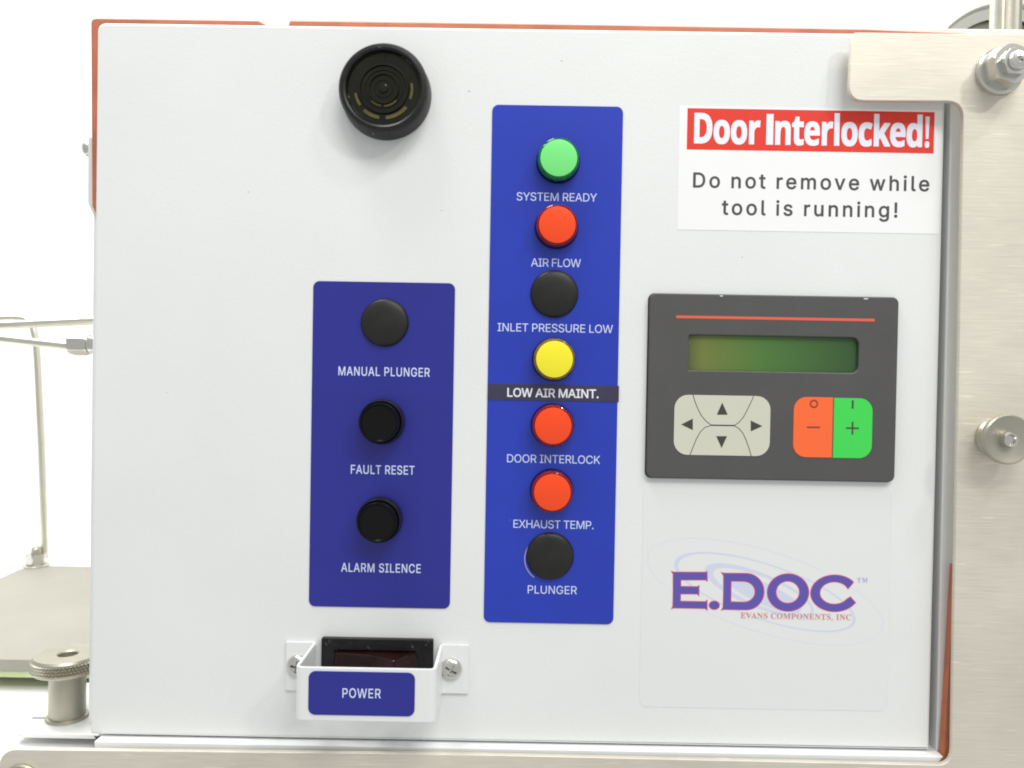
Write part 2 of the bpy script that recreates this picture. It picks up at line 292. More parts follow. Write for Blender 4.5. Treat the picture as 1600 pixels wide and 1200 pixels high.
# ---------------------------------------------------------------- lettering
GLYPHS = '''{"inter":{" ":[188,[]],"!":[196,[[67,160,63,509,132,509,128,160],[98,-4,86,-3,75,1,66,9,58,18,54,29,52,41,54,53,58,64,66,73,75,80,86,85,98,86,110,85,121,80,130,73,138,64,142,53,143,41,142,29,138,18,130,9,121,1,110,-3]]],".":[188,[[95,-4,83,-3,73,1,63,9,55,18,51,29,50,41,51,53,55,64,63,73,73,81,83,85,95,87,107,85,118,81,128,73,135,64,140,53,141,41,140,29,135,18,128,9,118,1,107,-3]]],"A":[480,[[16,0,201,509,276,509,463,0,395,0,287,302,264,372,239,456,213,371,191,302,85,0],[110,142,110,199,370,199,370,142]]],"C":[510,[[267,-7,242,-6,217,-2,194,5,171,13,150,25,131,39,113,55,97,73,82,93,70,115,59,140,51,166,45,193,41,223,40,254,41,285,45,315,51,343,59,369,70,393,82,415,97,436,113,454,131,470,150,484,171,495,194,504,217,510,242,514,267,516,293,514,317,511,340,504,362,496,383,485,402,471,419,456,435,438,448,418,459,397,467,373,473,348,408,348,404,365,397,380,389,395,380,407,369,418,357,428,344,437,330,444,315,449,300,453,284,455,267,456,237,453,209,445,184,432,161,414,141,391,125,364,113,332,106,295,103,254,106,213,113,177,125,145,141,117,161,94,184,76,210,63,237,56,267,53,284,54,300,56,315,60,330,65,344,72,357,81,369,90,380,102,389,114,397,128,404,144,408,160,473,160,467,135,459,112,448,91,435,71,420,53,402,38,383,24,363,13,341,5,317,-2,293,-6]]],"D":[502,[[219,0,96,0,96,57,215,57,254,60,288,68,318,81,343,99,363,122,379,149,390,181,397,216,399,255,397,294,390,329,379,361,364,388,344,410,320,428,291,441,258,449,221,452,93,452,93,509,225,509,254,507,281,504,307,498,331,489,353,478,385,455,412,426,433,391,444,367,451,342,457,315,460,286,462,255,460,224,457,195,451,168,443,142,433,119,421,97,406,77,390,60,371,44,351,31,328,20,303,11,277,5,249,1],[125,509,125,0,60,0,60,509]]],"E":[419,[[60,0,60,509,372,509,372,452,125,452,125,286,355,286,355,229,125,229,125,57,375,57,375,0]]],"F":[410,[[60,0,60,509,369,509,369,452,125,452,125,278,346,278,346,221,125,221,125,0]]],"G":[520,[[269,-7,242,-6,217,-2,193,5,171,14,149,25,130,39,112,55,96,73,82,93,69,116,59,140,51,166,45,194,41,223,40,254,41,285,45,315,51,343,59,369,69,393,82,415,96,436,112,454,129,470,149,484,170,495,192,504,215,510,239,514,265,516,291,514,316,510,340,504,363,494,384,483,403,469,421,453,436,436,449,416,460,395,468,373,474,349,408,349,402,365,395,379,387,393,378,406,368,417,356,427,344,436,330,443,315,448,300,453,283,455,265,456,236,453,209,445,183,432,160,414,141,392,125,364,113,332,106,295,103,254,106,213,113,177,125,145,141,117,161,95,184,76,210,63,238,56,269,53,296,55,322,61,345,71,365,85,382,102,396,123,407,147,413,173,415,199,283,199,283,256,478,256,478,200,475,160,466,124,451,91,431,62,406,38,377,19,344,5,308,-4]]],"H":[517,[[60,0,60,509,125,509,125,289,392,289,392,509,457,509,457,0,392,0,392,232,125,232,125,0]]],"I":[300,[[31,0,31,57,118,57,118,452,31,452,31,509,269,509,269,452,183,452,183,57,269,57,269,0]]],"K":[467,[[104,145,104,216,139,261,174,303,212,344,364,509,448,509,231,276,228,276],[60,0,60,509,125,509,125,334,124,225,125,193,125,0],[372,0,188,259,228,309,449,0]]],"L":[393,[[60,0,60,509,125,509,125,57,361,57,361,0]]],"M":[628,[[60,0,60,509,152,509,277,187,287,159,299,123,311,84,315,73,318,83,330,121,342,158,352,187,476,509,568,509,568,0,504,0,504,291,504,327,505,369,506,413,507,436,498,409,482,363,467,322,456,291,342,0,286,0,170,291,159,321,145,361,129,408,120,435,120,416,121,372,122,328,122,291,122,0]]],"N":[523,[[60,0,60,509,136,509,343,183,363,151,388,107,403,76,401,108,399,157,399,195,399,509,463,509,463,0,387,0,202,290,177,331,148,381,120,431,122,384,124,328,125,291,125,0]]],"O":[533,[[267,-7,241,-6,217,-2,194,5,171,13,150,25,131,39,113,55,97,73,82,93,70,115,59,140,51,166,45,193,41,223,40,254,41,285,45,315,51,343,59,369,70,393,82,415,97,436,113,454,131,470,150,484,171,495,194,504,217,510,241,514,267,516,293,514,317,510,340,504,363,495,384,484,403,470,421,454,437,436,451,415,464,393,474,369,482,343,488,315,492,285,493,254,492,223,488,193,482,166,474,140,464,115,451,93,437,73,421,55,403,39,384,25,363,13,340,5,317,-2,293,-6],[267,53,296,55,324,63,349,76,372,94,392,116,408,144,420,176,428,213,430,254,428,295,420,332,408,365,392,392,372,415,349,433,324,446,296,453,267,456,237,453,210,445,184,433,161,415,142,392,125,364,113,332,106,295,103,254,106,213,113,176,125,144,142,117,161,94,184,76,210,63,237,55]]],"P":[445,[[60,0,60,509,235,509,272,506,305,499,332,487,356,471,375,452,390,430,400,404,407,377,409,348,407,318,400,291,390,265,375,243,356,223,332,207,305,195,272,188,235,186,125,186,125,0],[125,186,109,186,109,242,125,242],[125,242,233,242,257,244,279,248,297,256,312,266,324,279,333,294,339,310,343,328,344,348,343,367,339,385,333,402,324,416,312,428,297,439,279,446,257,451,232,452,125,452]]],"R":[449,[[60,0,60,509,236,509,273,506,305,500,333,489,356,473,376,455,390,433,401,408,407,381,409,352,407,323,401,296,390,271,376,250,356,232,333,217,305,206,273,200,236,198,125,198,125,0],[125,198,96,198,96,255,125,255],[125,255,234,255,258,256,280,260,298,267,313,276,325,287,334,300,340,316,344,333,345,352,344,371,340,389,334,405,325,419,313,430,298,440,279,446,258,451,233,452,125,452],[353,0,230,229,303,229,428,0]]],"S":[447,[[224,-9,188,-7,156,-1,128,9,102,23,81,40,64,60,51,83,42,109,38,137,104,137,108,118,114,102,123,88,136,76,150,66,166,59,185,53,204,50,224,49,246,50,267,54,286,60,303,69,317,79,329,92,338,106,344,122,346,139,344,154,340,168,332,179,322,189,310,197,296,205,245,222,184,239,145,253,112,269,86,289,67,313,56,341,52,372,54,400,62,425,75,448,92,468,113,484,138,498,165,508,195,514,227,516,259,514,289,508,316,498,340,484,360,468,377,449,390,427,398,403,401,378,337,378,332,402,320,421,302,437,280,449,254,456,225,459,204,457,185,454,167,448,152,440,139,430,129,418,121,405,117,391,115,376,117,359,122,345,131,334,142,324,155,315,169,308,212,293,264,279,312,264,328,256,344,248,359,238,372,226,384,213,395,198,402,180,407,161,408,139,406,112,399,87,386,64,370,43,349,25,323,11,294,0,261,-7]]],"T":[449,[[32,452,32,509,417,509,417,452,257,452,257,0,193,0,193,452]]],"U":[517,[[259,-8,220,-6,186,2,154,15,126,33,103,55,85,80,71,108,63,140,60,173,60,509,124,509,124,178,126,155,132,133,141,113,153,95,169,80,187,68,208,59,232,53,259,52,285,53,309,59,331,68,349,80,364,95,377,113,385,133,391,155,393,178,393,509,457,509,457,173,454,140,446,108,433,80,414,55,391,33,363,15,332,2,297,-6]]],"W":[686,[[155,0,16,509,82,509,163,196,175,145,187,94,193,61,200,94,211,145,224,196,306,509,380,509,462,196,474,145,486,94,492,62,499,94,510,145,523,196,603,509,670,509,530,0,455,0,368,323,351,391,343,437,335,395,318,323,230,0]]],"X":[474,[[18,0,200,260,29,509,104,509,178,400,204,361,223,329,238,302,252,329,272,361,298,400,374,509,446,509,276,263,456,0,382,0,292,129,268,165,250,195,237,218,225,196,206,166,182,129,91,0],[200,260,217,284,217,236]]],"Y":[472,[[203,0,203,208,16,509,91,509,192,344,222,292,237,260,251,293,280,344,381,509,455,509,268,208,268,0]]],"e":[404,[[212,-8,177,-5,145,3,117,16,92,35,72,58,56,85,44,116,37,150,34,187,36,224,44,258,55,290,71,317,91,340,115,359,142,373,172,382,205,384,226,383,246,380,266,374,285,366,303,355,319,341,334,324,347,305,357,282,365,256,370,227,371,194,371,169,97,169,98,151,102,127,110,106,121,88,135,73,151,61,169,53,190,48,212,46,227,47,241,49,254,53,265,58,276,65,285,73,294,82,300,93,306,105,365,91,358,72,348,55,335,39,320,26,302,14,283,4,261,-3,237,-7],[97,169,75,169,75,221,96,221,96,211,96,178],[96,221,308,221,308,226,304,248,298,269,288,286,277,301,263,314,246,323,227,328,205,330,183,328,164,323,146,313,131,301,119,286,109,270,102,251,97,231]]],"g":[425,[[207,-151,180,-149,156,-146,134,-140,114,-132,97,-122,82,-110,70,-97,59,-84,51,-69,101,-41,122,-66,131,-74,142,-82,154,-88,169,-93,187,-96,207,-97,236,-95,261,-87,282,-75,298,-58,308,-34,311,-6,311,68,306,68,287,41,277,32,266,23,252,16,236,10,217,6,195,5,165,7,138,14,113,27,90,43,71,65,55,90,43,120,36,154,34,191,36,229,43,263,55,293,71,320,90,342,112,361,138,374,166,382,196,384,218,383,237,379,253,373,267,365,279,356,288,346,308,319,313,319,313,379,372,379,372,-9,370,-40,363,-67,350,-90,334,-109,314,-124,291,-136,265,-144,237,-149],[205,59,227,61,246,66,264,75,278,87,290,103,300,121,307,142,311,166,312,193,311,219,307,242,300,264,291,283,279,299,264,312,247,322,227,328,205,330,182,328,163,322,145,312,130,298,118,282,109,262,102,241,98,218,96,193,98,167,102,144,109,123,118,104,131,88,145,76,163,66,183,61]]],"h":[410,[[114,227,114,0,53,0,53,509,114,509,114,314,116,319,132,344,152,362,175,374,200,382,227,384,252,383,275,377,295,369,313,356,328,340,341,321,350,298,355,271,357,240,357,0,296,0,296,235,293,263,286,286,273,304,256,318,235,326,210,329,192,328,176,324,161,317,147,308,136,297,126,283,119,266,115,248]]],"i":[167,[[53,0,53,379,114,379,114,0],[84,443,73,444,63,448,54,455,47,463,43,472,41,483,43,494,47,504,54,512,63,518,73,522,84,524,95,522,105,518,114,512,121,504,125,494,126,483,125,472,121,463,114,455,105,448,95,444]]],"l":[189,[[139,-2,112,0,91,8,74,20,62,37,55,59,53,84,53,509,114,509,114,99,114,83,117,71,120,62,126,57,135,53,146,52,160,53,170,54,181,3,162,-1]]],"m":[610,[[53,0,53,379,112,379,112,308,114,314,122,331,132,346,144,358,158,368,172,376,187,382,203,385,219,386,245,383,268,375,287,361,303,342,314,320,317,309,318,312,326,329,337,343,350,356,364,366,381,375,398,381,417,385,437,386,458,385,478,380,497,372,514,361,529,346,541,328,550,307,555,283,557,255,557,0,496,0,496,254,493,279,485,298,473,313,456,323,438,329,419,330,402,329,387,326,374,320,363,312,353,302,345,290,340,277,336,263,335,247,335,0,274,0,274,260,272,280,265,297,253,311,238,322,220,328,199,330,185,329,171,326,158,320,145,312,135,302,126,289,119,274,115,257,114,238,114,0]]],"n":[410,[[114,227,114,0,53,0,53,379,112,379,112,310,116,319,132,344,152,362,175,374,200,382,227,384,252,383,275,377,295,369,313,356,328,340,341,321,350,298,355,271,357,240,357,0,296,0,296,235,293,263,286,286,273,304,256,318,235,326,210,329,192,328,176,324,161,317,147,308,136,297,126,283,119,266,115,248]]],"o":[415,[[207,-8,174,-5,144,3,117,16,93,35,72,58,56,85,44,116,37,150,34,187,37,225,44,260,56,291,72,318,93,341,117,360,144,374,174,382,207,384,241,382,271,374,299,360,323,341,343,318,359,291,371,260,379,225,381,187,379,150,371,116,359,85,343,58,323,35,299,16,271,3,241,-5],[207,46,231,49,252,55,270,66,285,80,298,97,307,117,314,139,318,163,319,187,318,212,314,236,307,258,298,278,285,296,270,310,252,321,231,328,207,330,184,328,163,321,145,310,130,296,118,278,108,258,102,236,98,212,96,187,98,163,102,139,108,117,118,97,130,80,145,66,163,55,184,49]]],"r":[259,[[53,0,53,379,112,379,112,321,115,321,124,339,137,354,152,367,171,377,191,383,213,385,229,384,243,384,243,322,230,324,207,326,190,324,174,321,159,315,146,306,135,296,126,284,119,269,115,254,114,237,114,0]]],"s":[365,[[182,-8,157,-7,133,-3,112,3,93,12,76,24,62,38,50,54,41,73,36,94,94,107,101,87,111,72,124,60,141,52,160,47,181,45,206,47,227,53,244,62,258,74,265,88,268,103,266,115,262,126,254,136,243,144,229,150,212,155,149,170,118,180,92,192,72,208,58,227,50,249,47,274,49,295,55,314,65,332,79,347,95,360,115,370,137,378,161,383,187,384,212,383,234,379,254,372,271,363,286,352,299,339,309,324,318,308,324,290,268,277,262,291,254,304,243,316,228,325,210,331,187,333,166,331,147,326,131,317,119,305,111,292,109,277,110,264,115,253,124,243,136,235,152,229,172,223,229,209,261,200,287,187,306,171,320,153,328,131,331,107,329,85,323,65,312,47,298,31,281,18,260,6,236,-2,210,-7]]],"t":[227,[[204,379,204,327,6,327,6,379],[65,471,126,471,126,98,127,83,130,70,136,61,144,55,156,51,170,50,185,51,202,54,213,2,192,-3,168,-4,138,-1,113,7,92,21,77,41,68,64,65,93]]],"u":[410,[[182,-5,158,-3,135,2,115,11,97,23,82,39,69,59,60,82,54,109,53,139,53,379,114,379,114,144,116,117,124,94,137,75,154,61,175,53,200,50,218,51,234,55,249,62,263,71,274,83,283,97,290,113,295,132,296,153,296,379,357,379,357,0,298,0,298,70,294,60,277,35,257,17,234,5,209,-3]]],"v":[389,[[163,0,17,379,84,379,165,155,187,87,195,59,203,87,224,155,305,379,371,379,226,0],[195,59,206,21,184,21]]],"w":[567,[[138,0,23,379,87,379,133,214,154,137,170,64,186,135,206,214,252,379,316,379,362,214,382,136,397,66,413,135,434,214,480,379,545,379,429,0,368,0,319,172,305,225,291,280,284,309,277,280,263,225,248,172,199,0]]]},"bold":{" ":[174,[]],"!":[180,[[71,135,54,480,126,480,109,135],[90,-9,79,-8,69,-5,60,1,54,10,50,22,48,36,50,51,54,63,60,71,69,77,79,80,90,81,101,80,110,77,119,71,126,63,130,51,132,36,130,22,126,10,119,1,110,-5,101,-8]]],"D":[497,[[60,0,60,480,211,480,240,478,268,475,294,470,319,462,342,453,376,432,404,406,427,374,438,352,447,328,453,302,457,274,458,244,455,198,447,157,433,120,414,88,389,61,359,39,325,22,287,10,244,2,196,0],[162,84,206,84,258,90,300,109,329,141,347,185,353,242,351,272,347,299,340,322,330,342,318,359,291,380,257,392,216,396,162,396]]],"I":[200,[[30,0,170,0,170,480,30,480]]],"c":[345,[[201,-7,170,-5,142,1,117,10,94,22,75,39,59,59,46,83,37,112,32,144,30,181,33,223,40,260,53,291,70,317,91,337,117,353,145,364,176,371,210,373,234,373,256,370,276,366,324,349,295,271,251,287,210,293,182,288,160,275,145,253,135,222,132,182,135,148,141,121,153,101,168,86,187,77,210,75,230,75,249,78,266,83,282,89,298,97,313,106,313,21,297,12,281,5,265,0,247,-4,226,-6]]],"d":[425,[[169,-7,130,-1,97,15,69,41,55,62,44,87,36,115,32,147,30,183,32,218,36,251,44,279,55,304,69,325,98,352,132,368,171,373,196,372,218,367,236,358,252,347,266,334,277,320,280,320,275,351,273,393,273,510,373,510,373,0,296,0,277,48,273,48,262,33,248,20,233,9,215,0,193,-5],[203,73,228,76,248,84,262,98,271,117,277,141,279,171,279,182,278,215,272,242,263,264,249,280,229,289,202,292,182,289,165,279,150,264,140,242,134,214,132,181,134,148,140,121,150,100,165,85,182,76]]],"e":[397,[[218,-7,183,-4,151,2,121,14,95,30,73,50,54,76,41,106,33,141,30,181,33,221,40,257,52,288,69,314,89,335,113,352,140,364,170,371,203,373,233,372,259,366,283,358,305,346,324,330,340,311,352,290,361,265,366,237,368,207,368,158,132,158,135,132,143,110,157,92,175,79,197,71,223,68,246,69,267,71,287,75,307,80,327,88,347,97,347,19,329,11,310,5,290,0,269,-4,245,-6],[134,225,274,225,272,246,266,265,257,280,243,293,226,300,204,302,186,300,170,294,156,283,145,269,138,249]]],"k":[416,[[52,0,52,510,152,510,152,282,151,241,147,199,148,199,169,228,192,255,295,367,408,367,262,208,416,0,301,0,195,148,152,114,152,0]]],"l":[205,[[52,0,52,510,152,510,152,0]]],"n":[441,[[52,0,52,367,129,367,142,320,148,320,161,337,177,350,196,361,217,368,238,372,261,373,297,370,329,359,355,342,375,316,387,282,391,239,391,0,291,0,291,214,289,238,285,258,277,274,265,285,250,291,232,293,204,290,184,280,169,262,160,238,154,209,152,173,152,0]]],"o":[416,[[207,-7,174,-4,144,3,116,15,91,32,70,54,53,80,40,111,33,145,30,184,32,219,38,250,47,278,61,303,78,324,98,342,122,356,148,366,177,371,209,373,242,371,272,364,300,351,325,334,346,313,363,287,375,257,383,223,385,184,384,149,378,118,368,89,355,65,337,43,317,25,294,11,267,1,239,-5],[208,74,232,77,251,86,266,102,276,123,281,151,283,184,281,217,276,244,266,266,251,281,232,290,208,293,184,290,164,281,150,266,140,244,134,217,132,184,134,151,140,123,150,102,164,86,184,77]]],"r":[305,[[52,0,52,367,128,367,143,305,148,305,160,323,175,339,192,353,212,364,234,371,257,373,275,373,291,371,283,277,270,279,254,280,237,279,221,276,205,271,190,264,178,254,167,242,159,227,154,208,152,187,152,0]]],"t":[291,[[178,-7,157,-6,137,-2,119,4,103,13,90,25,78,41,70,61,65,86,63,115,63,291,15,291,15,334,71,367,99,445,163,445,163,367,266,367,266,291,163,291,163,115,165,102,169,92,175,84,184,78,195,74,207,73,239,77,270,85,270,10,230,-2]]]},"serif":{" ":[174,[]],",":[180,[[28,-87,47,-3,61,78,124,78,129,71,104,-8,71,-87]]],"A":[436,[[-9,0,-9,18,4,19,14,24,24,30,32,41,41,55,49,75,206,466,224,465,384,87,411,34,420,25,430,20,443,18,443,0,229,0,229,18,259,21,277,30,283,46,273,81,253,132,103,132,79,71,76,59,75,48,80,32,96,21,124,18,128,18,128,0],[113,161,242,161,177,319]]],"C":[468,[[257,-11,230,-10,205,-6,181,0,159,9,137,20,105,43,78,71,56,104,45,127,37,150,31,175,27,201,26,228,27,255,31,281,37,306,45,329,56,351,79,384,106,412,139,435,160,446,183,454,207,461,233,464,259,465,292,463,328,454,367,440,388,435,402,439,413,449,419,465,437,465,437,308,420,308,403,347,381,380,356,407,328,427,298,439,265,443,222,435,187,409,163,365,149,304,144,226,149,153,165,97,192,56,230,32,278,24,305,26,331,33,358,45,383,61,407,81,428,106,447,89,418,53,384,25,345,5,303,-7]]],"E":[442,[[14,0,14,17,35,18,51,22,62,30,70,41,74,57,75,78,75,369,74,394,69,413,62,425,51,433,36,437,16,439,16,455,399,455,399,320,383,320,375,357,361,386,340,406,312,420,276,428,232,430,200,428,194,426,189,422,186,417,183,388,183,246,193,246,221,248,243,256,259,269,272,288,281,313,288,345,304,345,304,118,287,118,284,143,280,164,273,181,264,195,254,206,241,213,225,218,207,221,185,222,183,222,183,67,184,53,187,42,192,35,201,31,213,28,230,28,261,29,289,32,313,39,335,48,354,60,371,75,386,94,399,116,411,143,430,143,402,0]]],"I":[260,[[13,0,13,17,34,21,50,26,61,32,69,42,74,56,75,75,75,387,74,405,70,419,63,427,52,433,36,437,13,439,13,455,244,455,244,439,223,437,207,433,196,427,188,419,184,405,183,387,183,77,187,44,192,37,198,31,206,26,246,17,246,0]]],"M":[634,[[14,0,14,17,34,20,50,24,61,32,69,43,74,58,75,79,75,382,75,396,73,407,71,416,66,423,61,428,53,432,15,439,15,455,185,455,317,142,449,455,617,455,617,439,598,436,583,430,573,423,566,412,561,397,560,378,560,85,561,68,562,54,565,43,569,34,574,28,582,23,591,20,602,18,617,17,617,0,396,0,396,17,433,25,440,29,446,36,450,44,453,54,454,68,455,83,455,399,288,0,270,0,105,389,105,80,107,57,112,41,120,30,131,23,148,19,169,17,169,0]]],"N":[493,[[403,-11,107,350,107,79,108,57,112,42,119,31,129,24,145,20,167,17,167,0,18,0,18,17,33,18,45,20,54,23,61,27,67,33,71,41,74,51,75,64,76,79,76,388,36,433,18,439,18,455,156,455,391,169,391,377,390,392,389,404,386,414,382,421,376,427,369,431,331,439,331,455,480,455,480,439,459,436,443,432,433,425,427,414,423,398,422,377,422,-11]]],"O":[525,[[261,-11,228,-9,198,-3,169,7,142,21,117,38,94,58,75,81,58,106,45,134,35,163,29,195,28,228,29,260,35,292,45,321,58,349,75,374,95,397,117,417,143,434,170,448,200,458,232,464,265,466,298,464,328,458,357,448,384,435,409,418,431,399,451,376,467,351,481,323,490,293,496,261,498,228,496,195,490,163,481,134,467,106,450,81,430,58,408,38,383,21,355,7,325,-3,294,-9],[265,12,306,21,338,47,361,90,375,150,379,228,378,268,374,304,368,337,359,365,348,389,324,419,294,437,260,443,219,435,186,409,163,366,150,305,145,228,146,188,150,151,157,119,166,91,177,67,201,37,230,18]]],"P":[418,[[15,0,15,17,36,20,52,24,62,32,69,43,73,59,75,81,75,379,73,398,69,413,62,424,51,431,36,436,16,439,16,455,214,455,246,455,274,453,299,450,319,445,336,440,357,429,375,415,390,398,400,378,407,356,409,332,404,296,390,266,367,240,348,228,326,218,301,211,273,207,242,206,182,206,182,81,183,59,187,43,194,32,205,24,221,20,242,17,242,0],[182,230,201,230,231,232,255,240,272,253,283,271,290,297,292,329,290,361,285,387,275,406,261,420,241,428,216,431,204,430,195,428,189,424,185,418,183,409,182,398]]],"S":[390,[[43,-11,43,158,62,158,75,113,91,77,111,50,136,30,164,19,197,15,220,17,241,24,257,36,269,51,276,69,279,89,273,117,255,140,225,160,163,191,127,210,99,231,77,253,62,276,53,302,50,332,52,358,57,381,67,403,80,421,96,437,115,449,136,459,160,464,185,466,229,461,282,448,291,446,300,445,310,447,317,454,320,466,339,466,339,319,322,319,315,343,305,365,293,385,280,402,265,417,248,429,231,438,213,443,194,445,173,443,155,437,140,426,128,413,122,398,120,380,121,364,127,349,137,336,151,325,168,314,189,303,253,273,279,260,300,247,317,233,331,219,342,204,350,188,355,171,358,153,359,133,357,106,350,80,339,58,323,38,304,21,281,8,254,-2,225,-8,192,-10,158,-8,126,1,98,9,85,12,78,12,73,10,69,7,61,-11]]],"T":[423,[[92,0,92,17,114,19,130,23,142,31,150,42,154,59,156,81,156,433,149,433,116,430,88,420,65,403,47,380,35,352,29,318,11,318,11,455,410,455,410,317,394,317,385,359,368,391,343,415,310,429,269,433,263,433,263,81,265,58,269,41,276,30,288,23,305,19,328,17,328,0]]],"V":[428,[[212,-13,44,381,22,420,14,429,1,435,-14,439,-14,455,211,455,211,439,192,438,177,436,166,432,159,427,154,419,152,410,161,378,259,143,348,377,355,409,353,419,349,427,342,432,331,435,317,438,299,439,299,455,442,455,442,439,429,437,418,434,408,427,400,418,391,403,382,383,230,-13]]]}}'''
GLYPH = json.loads(GLYPHS)
def sarea(L): return sum(L[i - 1][0] * L[i][1] - L[i][0] * L[i - 1][1] for i in range(len(L)))
def pin(p, L):
    r = False
    for i in range(len(L)):
        (xa, za), (xb, zb) = L[i - 1], L[i]
        if (za > p[1]) != (zb > p[1]) and p[0] < (xb - xa) * (p[1] - za) / (zb - za) + xa: r = not r
    return r
def text(s, font, pcx, pcy, pw, pcap, D, mtl, parent, sx=1.0, bold=0.0, spc=None, T=0.00004, capch=None, name='lettering'):
    """one line of print. (pcx,pcy) photo centre of the cap band, pw width, pcap cap height in photo pixels; sx = glyph narrowing"""
    G = GLYPH[font]; H = max(max(g[1::2]) for g in G[capch or ('D' if font != 'serif' else 'E')][1])
    k = pcap * pxm(D) / H; kx = k * sx
    # natural ink width
    def layout(tr):
        x = 0; L = {}; lo = 1e9; hi = -1e9
        for ch in s:
            a, sp = G[ch]
            if ch == ' ' and spc: a = spc
            for g in sp:
                pts = [((x + g[i]) * kx, g[i + 1] * k) for i in range(0, len(g), 2)]
                lo = min(lo, min(p[0] for p in pts)); hi = max(hi, max(p[0] for p in pts))
            cs = [[((x + g[i]) * kx, g[i + 1] * k) for i in range(0, len(g), 2)] for g in sp]
            if cs:                                     # overlapping strokes of a glyph go to separate layers
                ar = [sarea(c) for c in cs]; sg = 1 if max(ar, key=abs) > 0 else -1
                lay = 0
                for c, a_ in zip(cs, ar):
                    if a_ * sg <= 0: continue
                    L.setdefault(lay, []).append([c] + [h for h, b_ in zip(cs, ar) if b_ * sg < 0 and pin(h[0], c)]); lay += 1
            x += a + tr
        return L, lo, hi
    L, lo, hi = layout(0); want = pw * pxm(D); tr = (want - (hi - lo)) / kx / (len(s) - 1)
    L, lo, hi = layout(tr)
    c = P(pcx, pcy, D); ox = c.x - (lo + hi) / 2; oz = c.z - H * k / 2
    bb = bold * k; sh = [(0, 0)] if not bold else [(bb * math.cos(R(a)), bb * math.sin(R(a))) for a in ((45, 135, 225, 315) if bold < 12 else range(0, 360, 45))]
    bm = bmesh.new()
    for lay, grp in L.items():
        for g in grp[:]:
            for i, (dx, dz) in enumerate(sh):           # heavier strokes: copies shifted by the extra weight
                m_ = shape([[(x + ox + dx, z + oz + dz) for x, z in q] for q in g], T + (lay * len(sh) + i) * .000002, 0, 0, y=D); bm.from_mesh(m_); bpy.data.meshes.remove(m_)
    m_ = bpy.data.meshes.new(name); bm.to_mesh(m_); bm.free()
    return obj(name, m_, mtl, parent)
# ================================================================ SETTING
zt = lambda py, D, px=100: P(px, py, D).z
ZB = zt(1151, .039); ZB = CAM.z - .1612                 # top of the white machine base
obj('wall', box(-3, 3, .45, .49, -1.2, 2.4), M['wall'], kind='structure')
obj('machine_base', box(-1.0, 1.2, -.004, .455, ZB - .12, ZB, .003), M['white'], kind='structure')

# ================================================================ CONTROL CABINET
X0, X1, Z0, Z1 = quad((152, 36), (1480, 57), (1452, 1172), (140, 1148))
cab = thing('control_cabinet', 'white control cabinet front with indicator lamps, keypad and two blue label strips', 'control cabinet', (W0, .02, Z0))
# door: a folded sheet-metal tray
door_loop = roundpoly([(X0, Z0), (X1, Z0), (X1, P(1480, 53.5).z), (X0, P(152, 35).z)], [.0012, .0008, .002, .0036])
door = obj('door_panel', shape([door_loop], .0125, .0011, seg=4, y=.0125), M['door'], cab)
# frame behind the door (seen in the slot on the right and along the bottom)
FD = .019
fr = roundpoly(pp([(170, 60), (1509, 62), (1507, 300), (1491, 930), (1475, 1194), (900, 1183.5), (150, 1171.5)], FD), [0, 0, 0, 0, .0052, 0, .003])
obj('door_frame', shape([fr], .006, .0016, seg=4, y=FD + .006), M['frame'], cab)
side = roundpoly(pp([(1487, 120), (1511, 120), (1508, 300), (1490.5, 930), (1481, 1100), (1475.5, 1180), (1463, 1180)], .001), [0, 0, 0, 0, 0, .001, 0])
obj('frame_side', shape([side], .0175, .0005, seg=4, y=.0185), M['bracket'], cab)
tail = roundpoly(pp([(1490.5, 930), (1493.3, 885), (1497, 885), (1494, 1080), (1491.5, 1180), (1478, 1199), (1467, 1193), (1475.5, 1182), (1481, 1100)], -.0035), [0, 0, 0, 0, .001, .004, 0, .0003, 0])
obj('gasket_tail', shape([tail], .0035, .0003, y=0), M['orange'], cab, label='end of the orange gasket showing at the lower right corner')
lip = roundpoly(pp([(147, 1158.5), (1474, 1182.5), (1466, 1193.0), (148, 1169.5)], -.004), [.0004, 0, .002, .0004])
obj('frame_lip', shape([lip], .022, .00025, seg=3, y=.018), M['bracket'], cab)
obj('gap_shade_strip', shape([pp([(1465, 150), (1486.5, 150), (1474, 700), (1461.5, 1168), (1440, 1168)], .018)], .0008, .0003, y=.0190), M['gap_shade'], cab)  # dark strip added for the shade between door and frame
# thin folded strips of the door's lower return, broken by notches
for a, b_ in ((196, 403), (424, 465), (508, 755), (816, 889), (900, 1094), (1150, 1402)):
    ya = 1148 + (a - 140) * 24 / 1312 + 2.5; yb = 1148 + (b_ - 140) * 24 / 1312 + 2.5
    obj('return_flange', shape([pp([(a, ya), (b_, yb), (b_ + 4, yb + 4.2), (a + 3, ya + 4.2)], .015)], .0007, 0, y=.0155), M['door'], cab)
# dark strip beneath them, the shade of the slot put into its colour
obj('slot_shade_strip', shape([pp([(146, 1151), (1436, 1174.5), (1424, 1181), (700, 1167), (150, 1156)], .0175)], .0004, 0, y=.0182), M['slot_shade'], cab)
# orange rubber sheet behind
OD = .027
og = roundpoly(pp([(141.5, 28), (404, 32), (418, 40), (450, 40), (453, 32), (900, 38), (1352, 45.5), (1510, 52), (1494, 900), (1489, 1180), (1484, 1198), (900, 1170), (170, 1120), (152, 338), (143.5, 322)], OD),
               [.0022, 0, 0, 0, 0, 0, 0, 0, 0, 0, 0, 0, 0, 0, .001])
obj('gasket', shape([og], .003, .0006, y=OD + .003), M['orange'], cab, label='orange rubber gasket sheet showing round the door edge')
